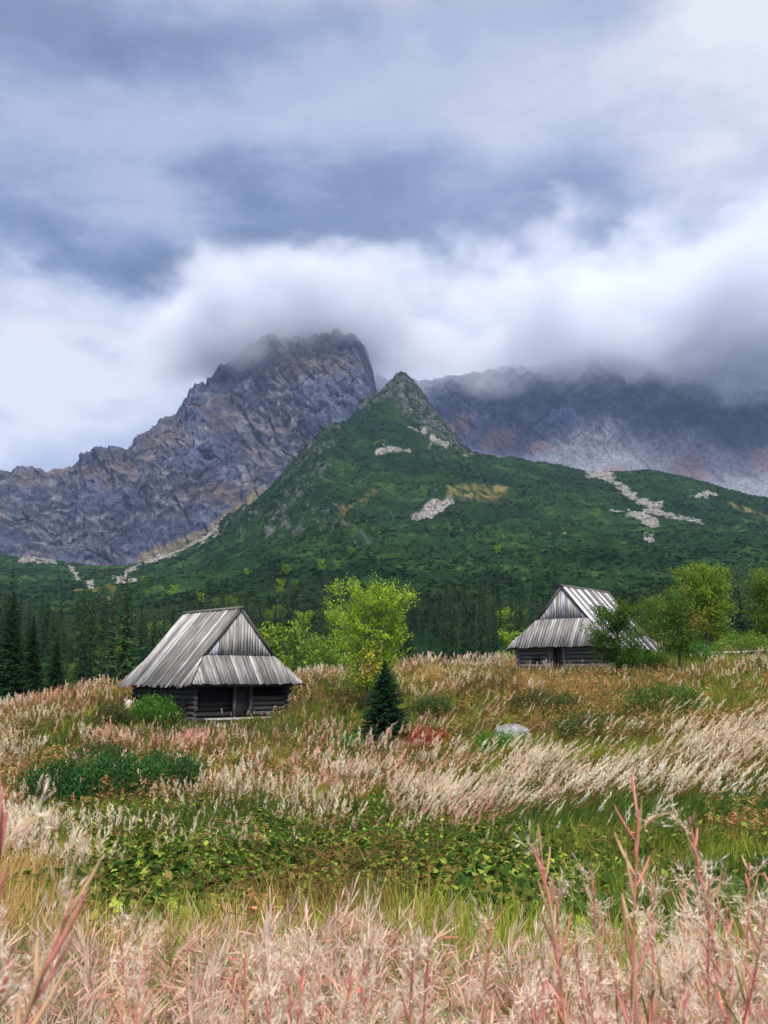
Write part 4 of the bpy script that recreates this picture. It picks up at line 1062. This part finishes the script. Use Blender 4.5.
Z = [  # type, cx, cy, rx, ry, weight : where each kind of plant grows, by the look of the meadow
    ('cream', 40, 828, 90, 16, 2.2), ('cream', 160, 816, 90, 14, 3), ('cream', 290, 796, 80, 22, 3), ('cream', 390, 775, 60, 40, 1.6), ('cream', 480, 785, 90, 34, 1.6), ('cream', 580, 762, 60, 22, 2.4), ('cream', 690, 728, 80, 20, 3), ('cream', 768, 722, 60, 24, 3), ('cream', 560, 795, 90, 9, 1.6), ('cream', 700, 768, 90, 9, 2.2),
    ('pink', 430, 790, 60, 30, 1.5), ('cream', 380, 800, 90, 18, 1.5), ('pink', 90, 700, 80, 12, 1.2), ('cream', 250, 770, 60, 16, 1.2), ('pink', 350, 780, 60, 20, 1.0), ('pink', 160, 735, 55, 16, 3), ('pink', 440, 725, 50, 16, 2.6), ('pink', 240, 745, 50, 18, 1.4), ('cream', 40, 730, 70, 24, 2.0), ('cream', 10, 830, 60, 16, 1.4), ('cream', 370, 720, 50, 40, 1.6), ('pink', 320, 730, 40, 24, 1.5), ('cream', 130, 668, 60, 12, 4), ('cream', 310, 664, 40, 10, 4), ('straw', 180, 675, 60, 10, 1.2),
    ('cream', 480, 655, 80, 9, 3.5), ('rust', 300, 690, 60, 22, 2), ('rust', 560, 690, 120, 22, 3.2), ('rust', 640, 720, 120, 16, 1.6), ('rust', 470, 680, 60, 18, 2), ('rust', 180, 760, 90, 20, 1.8), ('rust', 60, 700, 60, 18, 2), ('straw', 480, 668, 90, 14, 1.8), ('straw', 620, 675, 90, 14, .9), ('green', 700, 690, 80, 20, 1.8), ('green', 730, 650, 60, 12, 1.6),
    ('straw', 30, 700, 40, 14, .8), ('green', 90, 725, 60, 20, 1.2), ('green', 560, 748, 60, 12, 3.4), ('green', 250, 760, 70, 20, .9), ('rust', 90, 770, 90, 20, 1.0),
    ('dark', 600, 800, 160, 22, 2.2), ('dark', 680, 755, 80, 14, 1.6), ('dark', 300, 825, 140, 18, 2.2), ('dark', 130, 835, 120, 16, 1.8), ('dark', 560, 790, 60, 14, 2.0),
    ('herb', 310, 872, 140, 34, 7), ('herb', 310, 910, 140, 22, 4), ('green', 640, 865, 130, 24, 3.0), ('stalk', 560, 860, 120, 26, 6), ('rust', 720, 850, 60, 20, 4), ('herb', 200, 870, 80, 40, 2.5), ('herb', 470, 880, 50, 24, 1.6), ('herb', 120, 850, 70, 20, 1.5), ('green', 460, 850, 90, 20, 1.0), ('green', 600, 862, 110, 18, 2.2), ('green', 660, 905, 120, 18, 1.2), ('green', 110, 860, 100, 20, 1.2), ('dark', 300, 925, 180, 18, 2.2), ('dark', 420, 860, 80, 16, 1.6), ('dark', 150, 925, 90, 18, 2.0), ('stalk', 420, 905, 160, 24, 5), ('stalk', 180, 880, 90, 30, 5), ('stalk', 620, 850, 120, 16, 3), ('cream', 230, 848, 140, 8, .8), ('dark', 640, 808, 140, 12, 2.0),
    ('straw', 45, 900, 55, 20, 5), ('straw', 20, 870, 30, 20, 2), ('straw', 120, 890, 40, 14, .8), ('stalk', 220, 910, 100, 26, 2.2), ('stalk', 330, 900, 120, 26, 1.4), ('stalk', 520, 870, 80, 24, 1.6), ('rust', 740, 840, 60, 22, 2.4), ('rust', 590, 840, 60, 16, 1.2), ('green', 120, 940, 130, 12, 1.0), ('green', 450, 935, 90, 14, .8), ('herb', 150, 915, 90, 20, 3.0), ('dark', 30, 935, 60, 14, 1.2),
]
# the small fireweed of the far meadow grows in tens of thousands
def sample(n, r0, r1, p=1.0, half=.50):
    a = g.uniform(-half, half, n); r = (r0 ** (2 - p) + (r1 ** (2 - p) - r0 ** (2 - p)) * g.random(n)) ** (1 / (2 - p)); return r * np.sin(a), r * np.cos(a)
parts = []
for n, r0, r1 in ((15000, 4.6, 12), (26000, 12, 28), (30000, 28, 66), (7000, 66, 98)):
    parts.append(np.stack(sample(n, r0, r1, .9)))
xy = np.concatenate(parts, 1); x, y = xy
z = meadow_z(x, y); px, py = proj(x, y, z + .3); pyh = proj(x, y, z + .7)[1]
def inhut(x, y, h, a, Ln, pad=.1):
    dx, dy = x - h.location[0], y - h.location[1]; c, s = math.cos(h.rotation_euler[2]), math.sin(h.rotation_euler[2])
    u = dx * c + dy * s; v = -dx * s + dy * c
    return (np.abs(u) < a / 2 - .35 + pad) & (np.abs(v + .25) < Ln / 2 + .15 + pad)
ok = ~(inhut(x, y, HUT1, 6.0, 6.5) | inhut(x, y, HUT2, 6.3, 7.0)) & ~((np.abs(y - 75 - .06 * (x - 23)) < 1.8) & (x > 22))
rr = np.hypot(x, y)
SCO = np.zeros((len(TYPES), len(x)))
for i, t in enumerate(TYPES):
    s = np.full(len(x), BASE[t])
    for q in Z:
        if q[0] == t: s = s + q[5] * (.7 if t in ('cream', 'pink') else 1) * np.exp(-((px - q[1]) / q[3]) ** 2 - (((pyh if t in ('cream', 'pink') else py) - q[2]) / (q[4] * (.8 if t in ('cream', 'pink') else 1))) ** 2)
    if t in ('cream', 'pink'): s = s * (1 - .93 * sstep(828, 850, pyh))
    if t == 'rust': s = s * (1 - .97 * sstep(19, 14, rr))
    if t == 'cream': s = s + .24 * sstep(24, 32, rr)
    if t == 'stalk': s = s * .06
    if t == 'herb': s = s * 4.2 * sstep(6, 8, rr)
    if t == 'rust': s = s * .62
    if t == 'green': s = s * (1 - .6 * sstep(17, 13, rr))
    SCO[i] = s * np.clip(.5 + 2.6 * fbm(x * .5, y * .5, o=3, seed=70 + i) + 1.6 * fbm(x * .12, y * .12, o=2, seed=170 + i), 0.22 if t == 'herb' else .02, 3)
SCO = SCO ** 1.7
cum = np.cumsum(SCO / SCO.sum(0), 0); ty = (g.random(len(x))[None] > cum).sum(0)
# plants that grow low under the hut's porch view and leave gaps here and there
gap = fbm(x * .8, y * .8, o=2, seed=90) < -.32
ok &= ~(gap & (g.random(len(x)) < .6)); ok &= ~((x > 22) & (y > 60) & (y < 75) & (g.random(len(x)) < .8))
names = dict(cream=('cream_fireweed_plumes', 'cream fireweed plumes gone to seed across the meadow'), pink=('pink_fireweed_plumes', 'pink fireweed plumes in drifts across the meadow'),
    rust=('rusty_undergrowth', 'rust coloured dying leaves across the meadow'), herb=('leafy_ground_cover', 'bright green broad leaves covering the dip'), green=('green_grass', 'yellow-green grass tufts of the meadow'),
    dark=('dark_grass', 'dark green grass tufts of the meadow'), straw=('dry_grass', 'straw yellow dry grass'), stalk=('dry_stalks', 'thin brown dead stalks in the dip'))
for i, t in enumerate(TYPES):
    s = np.where((ty == i) & ok)[0]
    if t in ('cream', 'pink'):
        s = s[rr[s] > 12]
    m = len(s); far_k = 1 + .25 * sstep(25, 60, rr[s])
    sc = g.uniform(.42, 1.3, m) * (1 - .25 * (gap[s]))
    if t in ('cream', 'pink', 'rust'): sc = sc * (.82 + .3 * sstep(10, 30, rr[s]))
    front_l = ((px[s] > 110) & (px[s] < 300) & (rr[s] < 44) & (rr[s] > 36)) | ((px[s] > 440) & (px[s] < 700) & (rr[s] > 46) & (rr[s] < 60))
    sc[front_l] *= .62
    hx = np.stack([sc * far_k, sc], 1)
    right = sstep(250, 520, px[s]) * sstep(12, 18, rr[s]) * sstep(45, 34, rr[s])
    wind = .05 + .42 * right * (1 if t in ('cream', 'pink', 'dark', 'green', 'straw') else .4) + .12 * fbm(x[s] * .3, y[s] * .3, o=2, seed=95)
    lean = np.stack([wind + g.normal(0, .15, m), g.normal(0, .15, m) - .1 * right], 1)
    tv = 1 + .35 * fbm(x[s] * .25, y[s] * .25, o=2, seed=97 + i)
    tv = 1 + .7 * (tv - 1) / .35 * .5 + .35 * fbm(x[s] * .9, y[s] * .9, o=2, seed=197 + i)
    tv = tv * (1 + .18 * g.normal(0, 1, m).clip(-2, 2))
    tint = (tv * g.uniform(.8, 1.2, m))[:, None] * (1 + g.normal(0, .05, (m, 3)))
    scatter(names[t][0], PR[t], g.integers(0, 4, m), np.stack([x[s], y[s], z[s] - .03], 1), g.uniform(0, 6.28, m), hx, lean, tint, M_FLUFF if t in ('cream', 'pink') else M_GRASS, names[t][1], cat='plants')
# low grass between everything
x, y = np.concatenate([np.stack(sample(a, b, c, .9)) for a, b, c in ((14000, 3, 14), (20000, 14, 32), (16000, 32, 70))], 1); z = meadow_z(x, y); m = len(x)
ok = ~(inhut(x, y, HUT1, 6.0, 6.5, .0) | inhut(x, y, HUT2, 6.3, 7.0, .0)) & ~((np.abs(y - 75 - .06 * (x - 23)) < 1.7) & (x > 22))
x, y, z = x[ok], y[ok], z[ok]; m = len(x); rr = np.hypot(x, y); sc = g.uniform(.5, .9, m)
low = [tuft(680 + k, .4, [(.07, .11, .025), (.10, .12, .03), (.14, .11, .04), (.05, .08, .02)], n=14, w=.009, sp=.3) for k in range(4)]
tint = (1 + .6 * fbm(x * .3, y * .3, o=3, seed=99))[:, None] * np.ones(3)
scatter('meadow_grass', low, g.integers(0, 4, m), np.stack([x, y, z - .03], 1), g.uniform(0, 6.28, m), np.stack([sc * (1 + sstep(20, 60, rr)), sc], 1), g.normal(.05, .1, (m, 2)), tint, M_GRASS, 'short mixed grass under the taller plants', cat='grass')

# ------------------------------------------------------------------ fireweed near the camera
def fireweed(seed, H, style):
    """detailed seeding fireweed: stem, pods, silky fluff, withered leaves"""
    g = np.random.default_rng(seed); st = MB(); pd = MB(); fl = MB(); fo = MB()
    red = np.array([.40, .14, .125]); pinkc = np.array([.66, .29, .25]); tan = np.array([.60, .42, .25]); olive = np.array([.28, .24, .10])
    axes = []
    k = 9; t = np.linspace(0, 1, k); bend = g.normal(0, .05, 2)
    main = np.c_[bend[0] * t ** 2 * H + .006 * np.sin(t * 14), bend[1] * t ** 2 * H + .006 * np.cos(t * 11), H * t]; axes.append((main, .0045, .42))
    for b in range(int(g.integers(1, 4)) if style != 'spear' else 1):
        s0 = g.uniform(.45, .75); p0 = np.array([np.interp(s0, t, main[:, q]) for q in range(3)]); az = g.uniform(0, 6.28); L = H * g.uniform(.16, .32)
        axes.append((p0 + np.c_[math.cos(az) * L * .45 * t ** .8, math.sin(az) * L * .45 * t ** .8, L * t], .0022, .15))
    for ax, rad, s0 in axes:
        cc = red * np.interp(t, [0, 1], [.75, 1.15])[:, None]
        st.tube(ax, np.interp(t, [0, 1], [rad, rad * .4]), 6, cc)
        L = np.linalg.norm(ax[-1] - ax[0]); n = int((L * (1 - s0)) / .019)
        for i in range(n):
            u = s0 + (1 - s0) * i / n; p = np.array([np.interp(u, t, ax[:, q]) for q in range(3)])
            az = i * 2.39996 + g.uniform(-.25, .25); o = np.array([math.cos(az), math.sin(az), 0]); up = np.array([0, 0, 1.0])
            ang = g.uniform(.25, .75) if style != 'open' else g.uniform(.35, 1.0); PL = g.uniform(.035, .11) * (1.25 if style == 'spear' else 1) * (1 - .35 * (u - s0) / (1 - s0))
            split = g.random() < {'spear': .12, 'fluffy': .6, 'open': .5, 'mixed': .25}[style]
            q = np.linspace(0, 1, 5)[:, None]; dirv = o * math.sin(ang) + up * math.cos(ang)
            col = (pinkc if g.random() < .6 else tan) * g.uniform(.75, 1.2)
            if g.random() < .15: col = olive
            if not split:
                cv = p + dirv * PL * q + (up * .18 - o * .08) * PL * q ** 2
                pd.tube(cv, np.array([.0011, .0021, .0024, .002, .0009]) * (1.15 if style in ('spear', 'mixed') else .9), 5, col, cap=False)
            else:
                for w_ in range(3):
                    sd = rdirs(1, g)[0] * .7; cu = g.uniform(.3, .9)
                    cv = p + dirv * PL * q + (sd - dirv * .3) * PL * cu * q ** 2
                    pd.tube(cv, [.0009, .0012, .0011, .0009, .0004], 3, tan * g.uniform(.9, 1.3), cap=False)
                m = 26; B = p + dirv * PL * g.uniform(.2, .8, (m, 1)); T = B + (rdirs(m, g) + dirv * .5) * g.uniform(.014, .045, (m, 1))
                Mi = (B + T) / 2 + rdirs(m, g) * .006
                wc = np.array([.88, .76, .66]) * g.uniform(.85, 1.1, (m, 1))
                blades(fl, B, Mi, .0014, wc, g); spind(fl, Mi, T, .0021, wc, g)
    n = int(34 * H); z = g.uniform(.05, .72, n); pb = np.stack([np.interp(z, t, main[:, q]) for q in range(3)], 1); az = g.uniform(0, 6.28, n)
    for i in range(n):
        L = g.uniform(.06, .12); o = np.array([math.cos(az[i]), math.sin(az[i]), 0]); q = np.linspace(0, 1, 5)[:, None]
        curl = g.uniform(-.2, 1.0); cv = pb[i] + o * L * q * (1 - .3 * q * curl) + np.array([0, 0, 1]) * L * (.45 * q - 1.1 * curl * q ** 2)
        w = np.array([.15, .8, 1, .6, .05])[:, None] * g.uniform(.004, .0085); sd = np.cross(o, [0, 0, 1]) + g.normal(0, .3, 3); sd = unit(sd)
        V = np.concatenate([cv - sd * w, cv + sd * w]); Q = [[k_, k_ + 1, k_ + 6, k_ + 5] for k_ in range(4)]
        col = [np.array([.40, .24, .17]), np.array([.50, .33, .24]), np.array([.22, .20, .07]), np.array([.36, .14, .10])][g.integers(0, 4)]
        fo.add(V, Q=Q, c=col * g.uniform(.7, 1.25))
    return dict(stem=st.mesh('stem', M_STEM), seed_head=pd.mesh('seed_head', M_GRASS), seed_fluff=fl.mesh('seed_fluff', M_FLUFF) if fl.V else None, foliage=fo.mesh('foliage', M_GRASS))

FW = [fireweed(800 + k, h, s) for k, (h, s) in enumerate([(1.35, 'spear'), (1.3, 'spear'), (1.35, 'mixed'), (1.1, 'mixed'), (1.0, 'fluffy'), (.95, 'fluffy'), (.9, 'open'), (1.05, 'open'), (1.0, 'mixed'), (.85, 'fluffy')])]
FH = [1.35, 1.3, 1.35, 1.1, 1.0, .95, .9, 1.05, 1.0, .85]
def fw_thing(k, x, y, rz, sc, label, group=None, tilt=(0, 0)):
    z = float(meadow_z(x, y)); r = bpy.data.objects.new('fireweed', None); COL.objects.link(r)
    r.rotation_mode = 'ZYX'; r.location = (x, y, z - .02); r.rotation_euler = (tilt[0], tilt[1], rz); r.scale = (sc, sc, sc); tag(r, label, 'fireweed', group)
    for nm, me in FW[k].items():
        if me: obj(nm, me, r)
    return r
heroes = [  # px, py of the tip, distance, prototype, sideways lean, label
    (604, 798, 1.55, 0, -.02, 'tallest red fireweed stem, rising right of centre at the bottom'),
    (512, 838, 1.75, 1, -.16, 'slim red fireweed stem leaning left, left of the tallest one'),
    (690, 812, 1.6, 2, -.12, 'red fireweed stem with spread pods between the tallest one and the right edge'),
    (752, 862, 1.35, 0, -.05, 'thick pink-brown fireweed stem nearest the right edge'),
    (735, 845, 1.9, 2, .04, 'fluffy fireweed stem just behind the thick one at the right edge'),
    (648, 872, 1.9, 3, .05, 'short fireweed with pods just right of the tallest stem'),
    (560, 880, 2.1, 3, .03, 'short fireweed between the slim leaning stem and the tallest stem'),
    (258, 945, 1.7, 1, -.03, 'pink fireweed tip rising at the bottom left of centre'),
    (352, 900, 2.0, 2, .06, 'branched pink fireweed in the bottom middle'),
    (386, 930, 1.8, 3, .12, 'pink fireweed leaning right in the bottom middle'),
    (95, 915, 2.2, 3, -.15, 'dark pink spreading fireweed at the bottom left'),
    (12, 905, 1.0, 1, .16, 'blurred pink fireweed stem leaning right at the left edge'),
    (-6, 800, .95, 0, .10, 'blurred pink fireweed tip cut off by the left edge'),
    (28, 880, 1.05, 1, .34, 'blurred pink fireweed stem slanting right across the left edge'),
    (45, 965, 1.1, 3, .3, 'blurred olive fireweed leaning right in the bottom left corner'),
]
for i, (px, py, d, k, ln, lab) in enumerate(heroes):
    tip = P(px, py, d); H = FH[k]; x0 = tip[0] - ln * 1.2; zg = float(meadow_z(x0, d))
    sc = (tip[2] - zg) / (H * math.cos(ln) + .0); fw_thing(k, x0, d, i * 1.7, max(.5, sc), lab, tilt=(0, math.atan(ln)))
extra = [(470, 905), (497, 930), (535, 905), (585, 900), (625, 868), (668, 880), (705, 872), (722, 900), (748, 905), (765, 880), (640, 930), (590, 950), (690, 945), (415, 925), (330, 935), (300, 955), (232, 960), (205, 970), (150, 940), (70, 950), (25, 930), (118, 955)]
for i, (px, py) in enumerate(extra):
    d = g.uniform(1.45, 2.4); k = int(g.choice([0, 1, 2, 3, 2, 3, 4])); tip = P(px, py, d); ln = g.normal(0, .12); x0 = tip[0] - ln * 1.1; zg = float(meadow_z(x0, d)); side = 'left' if px < 384 else 'right'
    fw_thing(k, x0, d, g.uniform(0, 6), max(.4, (tip[2] - zg) / FH[k]), f'fluffy pinkish fireweed gone to seed in the crowded front strip, {side} half', f'fireweed of the front strip, {side} half', (g.normal(0, .08), math.atan(ln)))
cnt = 0; pl = []
while cnt < 262:
    a = g.uniform(-.46, .46); r = (2.0 ** 1.3 + (5.9 ** 1.3 - 2.0 ** 1.3) * g.random()) ** (1 / 1.3); x, y = r * math.sin(a), r * math.cos(a)
    if any((x - q[0]) ** 2 + (y - q[1]) ** 2 < .012 for q in pl): continue
    pl.append((x, y)); zg = float(meadow_z(x, y)); fz = float(pn(np.array([x * 1.3]), np.array([y * 1.3]), seed=77)[0]) + (.25 if x > .5 else -.1)
    k = int(g.choice([4, 5, 9, 4, 7] if fz > .15 else [2, 3, 6, 7, 8, 3, 8]))
    # top stays near the height seen in the photo
    px_, _ = proj(x, y, zg); top = 930 + 14 * math.sin(px_ * .02) - 26 * (px_ > 560) + 70 * g.random() - 45 * (g.random() < .12) + 40 * max(0, 3 - r)
    want = P(px_, top, y)[2] - zg; sc = min(1.1, max(.42, want / FH[k])) * g.uniform(.85, 1.08)
    side = 'left' if px_ < 384 else 'right'
    fw_thing(k, x, y, g.uniform(0, 6.28), sc, f'fluffy pinkish fireweed gone to seed in the crowded front strip, {side} half', f'fireweed of the front strip, {side} half', (g.normal(0, .16), g.normal(.03, .17))); cnt += 1
# smaller dead stems and curled leaves fill in under them
n = 8500; a = g.uniform(-.5, .5, n); r = 1.7 + 5.2 * g.random(n) ** .8; x, y = r * np.sin(a), r * np.cos(a); z = meadow_z(x, y)
fill = [tuft(908, .55, [(.20, .28, .06), (.34, .34, .12), (.12, .21, .04)], n=26, w=.005, sp=.25)] + [rust_plant(900 + k, .5, [(.60, .31, .24), (.52, .21, .17), (.66, .42, .34), (.72, .56, .48), (.20, .27, .06)], n=46, w=.007) for k in range(3)] + [tuft(905 + k, .5, [(.58, .40, .28), (.30, .34, .10), (.14, .25, .05), (.60, .33, .26)], n=26, w=.004, sp=.3) for k in range(2)] + [plume_plant(910, .62, (.78, .60, .50), RL, nf=60, nl=10, fl=.3, lw=.006, fw=.003)]
sc = g.uniform(.6, 1.15, n) * (1.1 - .3 * sstep(4, 6.9, r))
scatter('dry_undergrowth', fill, g.choice(7, n, p=[.12, .21, .21, .21, .1, .09, .06]), np.stack([x, y, z - .02], 1), g.uniform(0, 6.28, n), sc, g.normal(0, .2, (n, 2)), g.uniform(.75, 1.2, (n, 1)) * np.ones(3), M_GRASS, 'tangled dry stems and withered leaves at the front', cat='undergrowth')

# ------------------------------------------------------------------ sky, sun, camera
sc_ = bpy.context.scene
w = bpy.data.worlds.new("World"); sc_.world = w; w.use_nodes = True
nt = w.node_tree; nt.nodes.clear(); L = nt.links
SUN_EL, SUN_AZ = R(50), R(168)          # azimuth from +Y towards +X: behind and to the left
geo = N(nt, 'ShaderNodeTexCoord')
nA = N(nt, 'ShaderNodeTexNoise', Scale=3.2, Detail=8.0, Roughness=.58)
mpA = N(nt, 'ShaderNodeMapping'); mpA.inputs['Scale'].default_value = (1, 1, 2.2); L.new(geo.outputs['Generated'], mpA.inputs[0]); L.new(mpA.outputs[0], nA.inputs['Vector'])
sub = N(nt, 'ShaderNodeVectorMath', _operation='SUBTRACT'); L.new(nA.outputs['Color'], sub.inputs[0]); sub.inputs[1].default_value = (.5, .5, .5)
scl = N(nt, 'ShaderNodeVectorMath', _operation='SCALE'); L.new(sub.outputs[0], scl.inputs[0]); scl.inputs['Scale'].default_value = .34
wd = N(nt, 'ShaderNodeVectorMath', _operation='ADD'); L.new(geo.outputs['Generated'], wd.inputs[0]); L.new(scl.outputs[0], wd.inputs[1])
sx = N(nt, 'ShaderNodeSeparateXYZ'); L.new(wd.outputs[0], sx.inputs[0])
ab = N(nt, 'ShaderNodeMath', _operation='ABSOLUTE'); L.new(sx.outputs['Y'], ab.inputs[0])
mxx = N(nt, 'ShaderNodeMath', _operation='MAXIMUM'); L.new(ab.outputs[0], mxx.inputs[0]); mxx.inputs[1].default_value = .12
def math_(op, a, b, c=None):
    n = N(nt, 'ShaderNodeMath', _operation=op)
    for i, q in enumerate((a, b, c)):
        if q is None: continue
        if isinstance(q, (int, float)): n.inputs[i].default_value = q
        else: L.new(q, n.inputs[i])
    return n.outputs[0]
U = math_('DIVIDE', sx.outputs['X'], mxx.outputs[0]); Vv = math_('DIVIDE', sx.outputs['Z'], mxx.outputs[0])
def blob(px, py, rx, ry, k):
    p = P(px, py, 1.0); u0, v0 = p[0], p[2] - EYE; a = rx / F; b = ry / F
    du = math_('DIVIDE', math_('SUBTRACT', U, u0), a); dv = math_('DIVIDE', math_('SUBTRACT', Vv, v0), b)
    e = math_('ADD', math_('MULTIPLY', du, du), math_('MULTIPLY', dv, dv))
    return math_('MULTIPLY', math_('EXPONENT', math_('MULTIPLY', e, -1.0), 0.0), k)
nB = N(nt, 'ShaderNodeTexNoise', Scale=4.5, Detail=12.0, Roughness=.6); mpB = N(nt, 'ShaderNodeMapping'); mpB.inputs['Scale'].default_value = (1, 1, 1.9); mpB.inputs['Rotation'].default_value = (0, R(12), 0)
L.new(geo.outputs['Generated'], mpB.inputs[0]); L.new(mpB.outputs[0], nB.inputs['Vector'])
val = math_('MULTIPLY_ADD', math_('SUBTRACT', nB.outputs[0], .5), .55, .60)
for bl_ in SKY:
    val = math_('ADD', val, blob(*bl_))
ramp = N(nt, 'ShaderNodeValToRGB'); L.new(val, ramp.inputs[0])
el = ramp.color_ramp.elements
stops = [(0.0, (78, 96, 128)), (.22, (108, 126, 162)), (.45, (152, 167, 203)), (.66, (194, 204, 230)), (.86, (228, 233, 247)), (1.0, (246, 249, 255))]
el[0].position, el[0].color = stops[0][0], (*srgb(*stops[0][1]), 1); el[1].position, el[1].color = stops[-1][0], (*srgb(*stops[-1][1]), 1)
for p_, c_ in stops[1:-1]:
    e = el.new(p_); e.color = (*srgb(*c_), 1)
# thick bright overcast overhead
sz = N(nt, 'ShaderNodeSeparateXYZ'); L.new(geo.outputs['Generated'], sz.inputs[0])
zen = N(nt, 'ShaderNodeMapRange', _interpolation_type='SMOOTHSTEP'); zen.inputs['From Min'].default_value = .62; zen.inputs['From Max'].default_value = .95; zen.inputs['To Min'].default_value = 1.0; zen.inputs['To Max'].default_value = ZENITH
L.new(sz.outputs['Z'], zen.inputs['Value'])
cl_s = N(nt, 'ShaderNodeVectorMath', _operation='SCALE'); zc = N(nt, 'ShaderNodeMix', _data_type='RGBA'); zf = N(nt, 'ShaderNodeMapRange'); zf.inputs['From Min'].default_value = .6; zf.inputs['From Max'].default_value = .8; L.new(sz.outputs['Z'], zf.inputs['Value']); L.new(zf.outputs[0], zc.inputs['Factor']); L.new(ramp.outputs[0], zc.inputs[6]); zc.inputs[7].default_value = (.66, .60, .52, 1); L.new(zc.outputs[2], cl_s.inputs[0]); L.new(zen.outputs[0], cl_s.inputs['Scale'])
bg1 = N(nt, 'ShaderNodeBackground', Strength=SKY_GAIN); L.new(cl_s.outputs[0], bg1.inputs['Color'])
sky = N(nt, 'ShaderNodeTexSky', _sky_type='NISHITA'); sky.sun_disc = False; sky.sun_elevation = SUN_EL; sky.sun_rotation = SUN_AZ
bg2 = N(nt, 'ShaderNodeBackground', Strength=.1); L.new(sky.outputs[0], bg2.inputs['Color'])
mxs = N(nt, 'ShaderNodeMixShader', Fac=.93); L.new(bg2.outputs[0], mxs.inputs[1]); L.new(bg1.outputs[0], mxs.inputs[2])
wo = N(nt, 'ShaderNodeOutputWorld'); L.new(mxs.outputs[0], wo.inputs['Surface'])

sl = bpy.data.lights.new('sun', 'SUN'); sl.energy = SUN; sl.angle = R(14); sl.color = (1, .95, .86)
so = bpy.data.objects.new('sun', sl); COL.objects.link(so)
from mathutils import Vector
dirs = Vector((math.sin(SUN_AZ) * math.cos(SUN_EL), math.cos(SUN_AZ) * math.cos(SUN_EL), math.sin(SUN_EL)))
so.rotation_euler = (-dirs).to_track_quat('-Z', 'Y').to_euler()

cam = bpy.data.cameras.new('camera'); co = bpy.data.objects.new('camera', cam); COL.objects.link(co)
co.location = (0, 0, EYE); co.rotation_euler = (R(90) + PITCH, 0, 0)
cam.sensor_fit = 'HORIZONTAL'; cam.sensor_width = 36; cam.lens = 36 * F / 768; cam.clip_start = .05; cam.clip_end = 12000
cam.dof.use_dof = True; cam.dof.focus_distance = 30; cam.dof.aperture_fstop = 13
sc_.camera = co
sc_.view_settings.view_transform = 'Standard'; sc_.view_settings.look = 'None'; sc_.view_settings.exposure = EXPO; sc_.view_settings.gamma = 1
cy = sc_.cycles
cy.use_denoising = True; cy.max_bounces = 7; cy.diffuse_bounces = 3; cy.glossy_bounces = 1; cy.transmission_bounces = 3; cy.volume_bounces = 6; cy.transparent_max_bounces = 4
cy.volume_step_rate = 1.0; cy.volume_max_steps = 128; cy.use_adaptive_sampling = True; cy.adaptive_threshold = .02
cy.caustics_reflective = False; cy.caustics_refractive = False
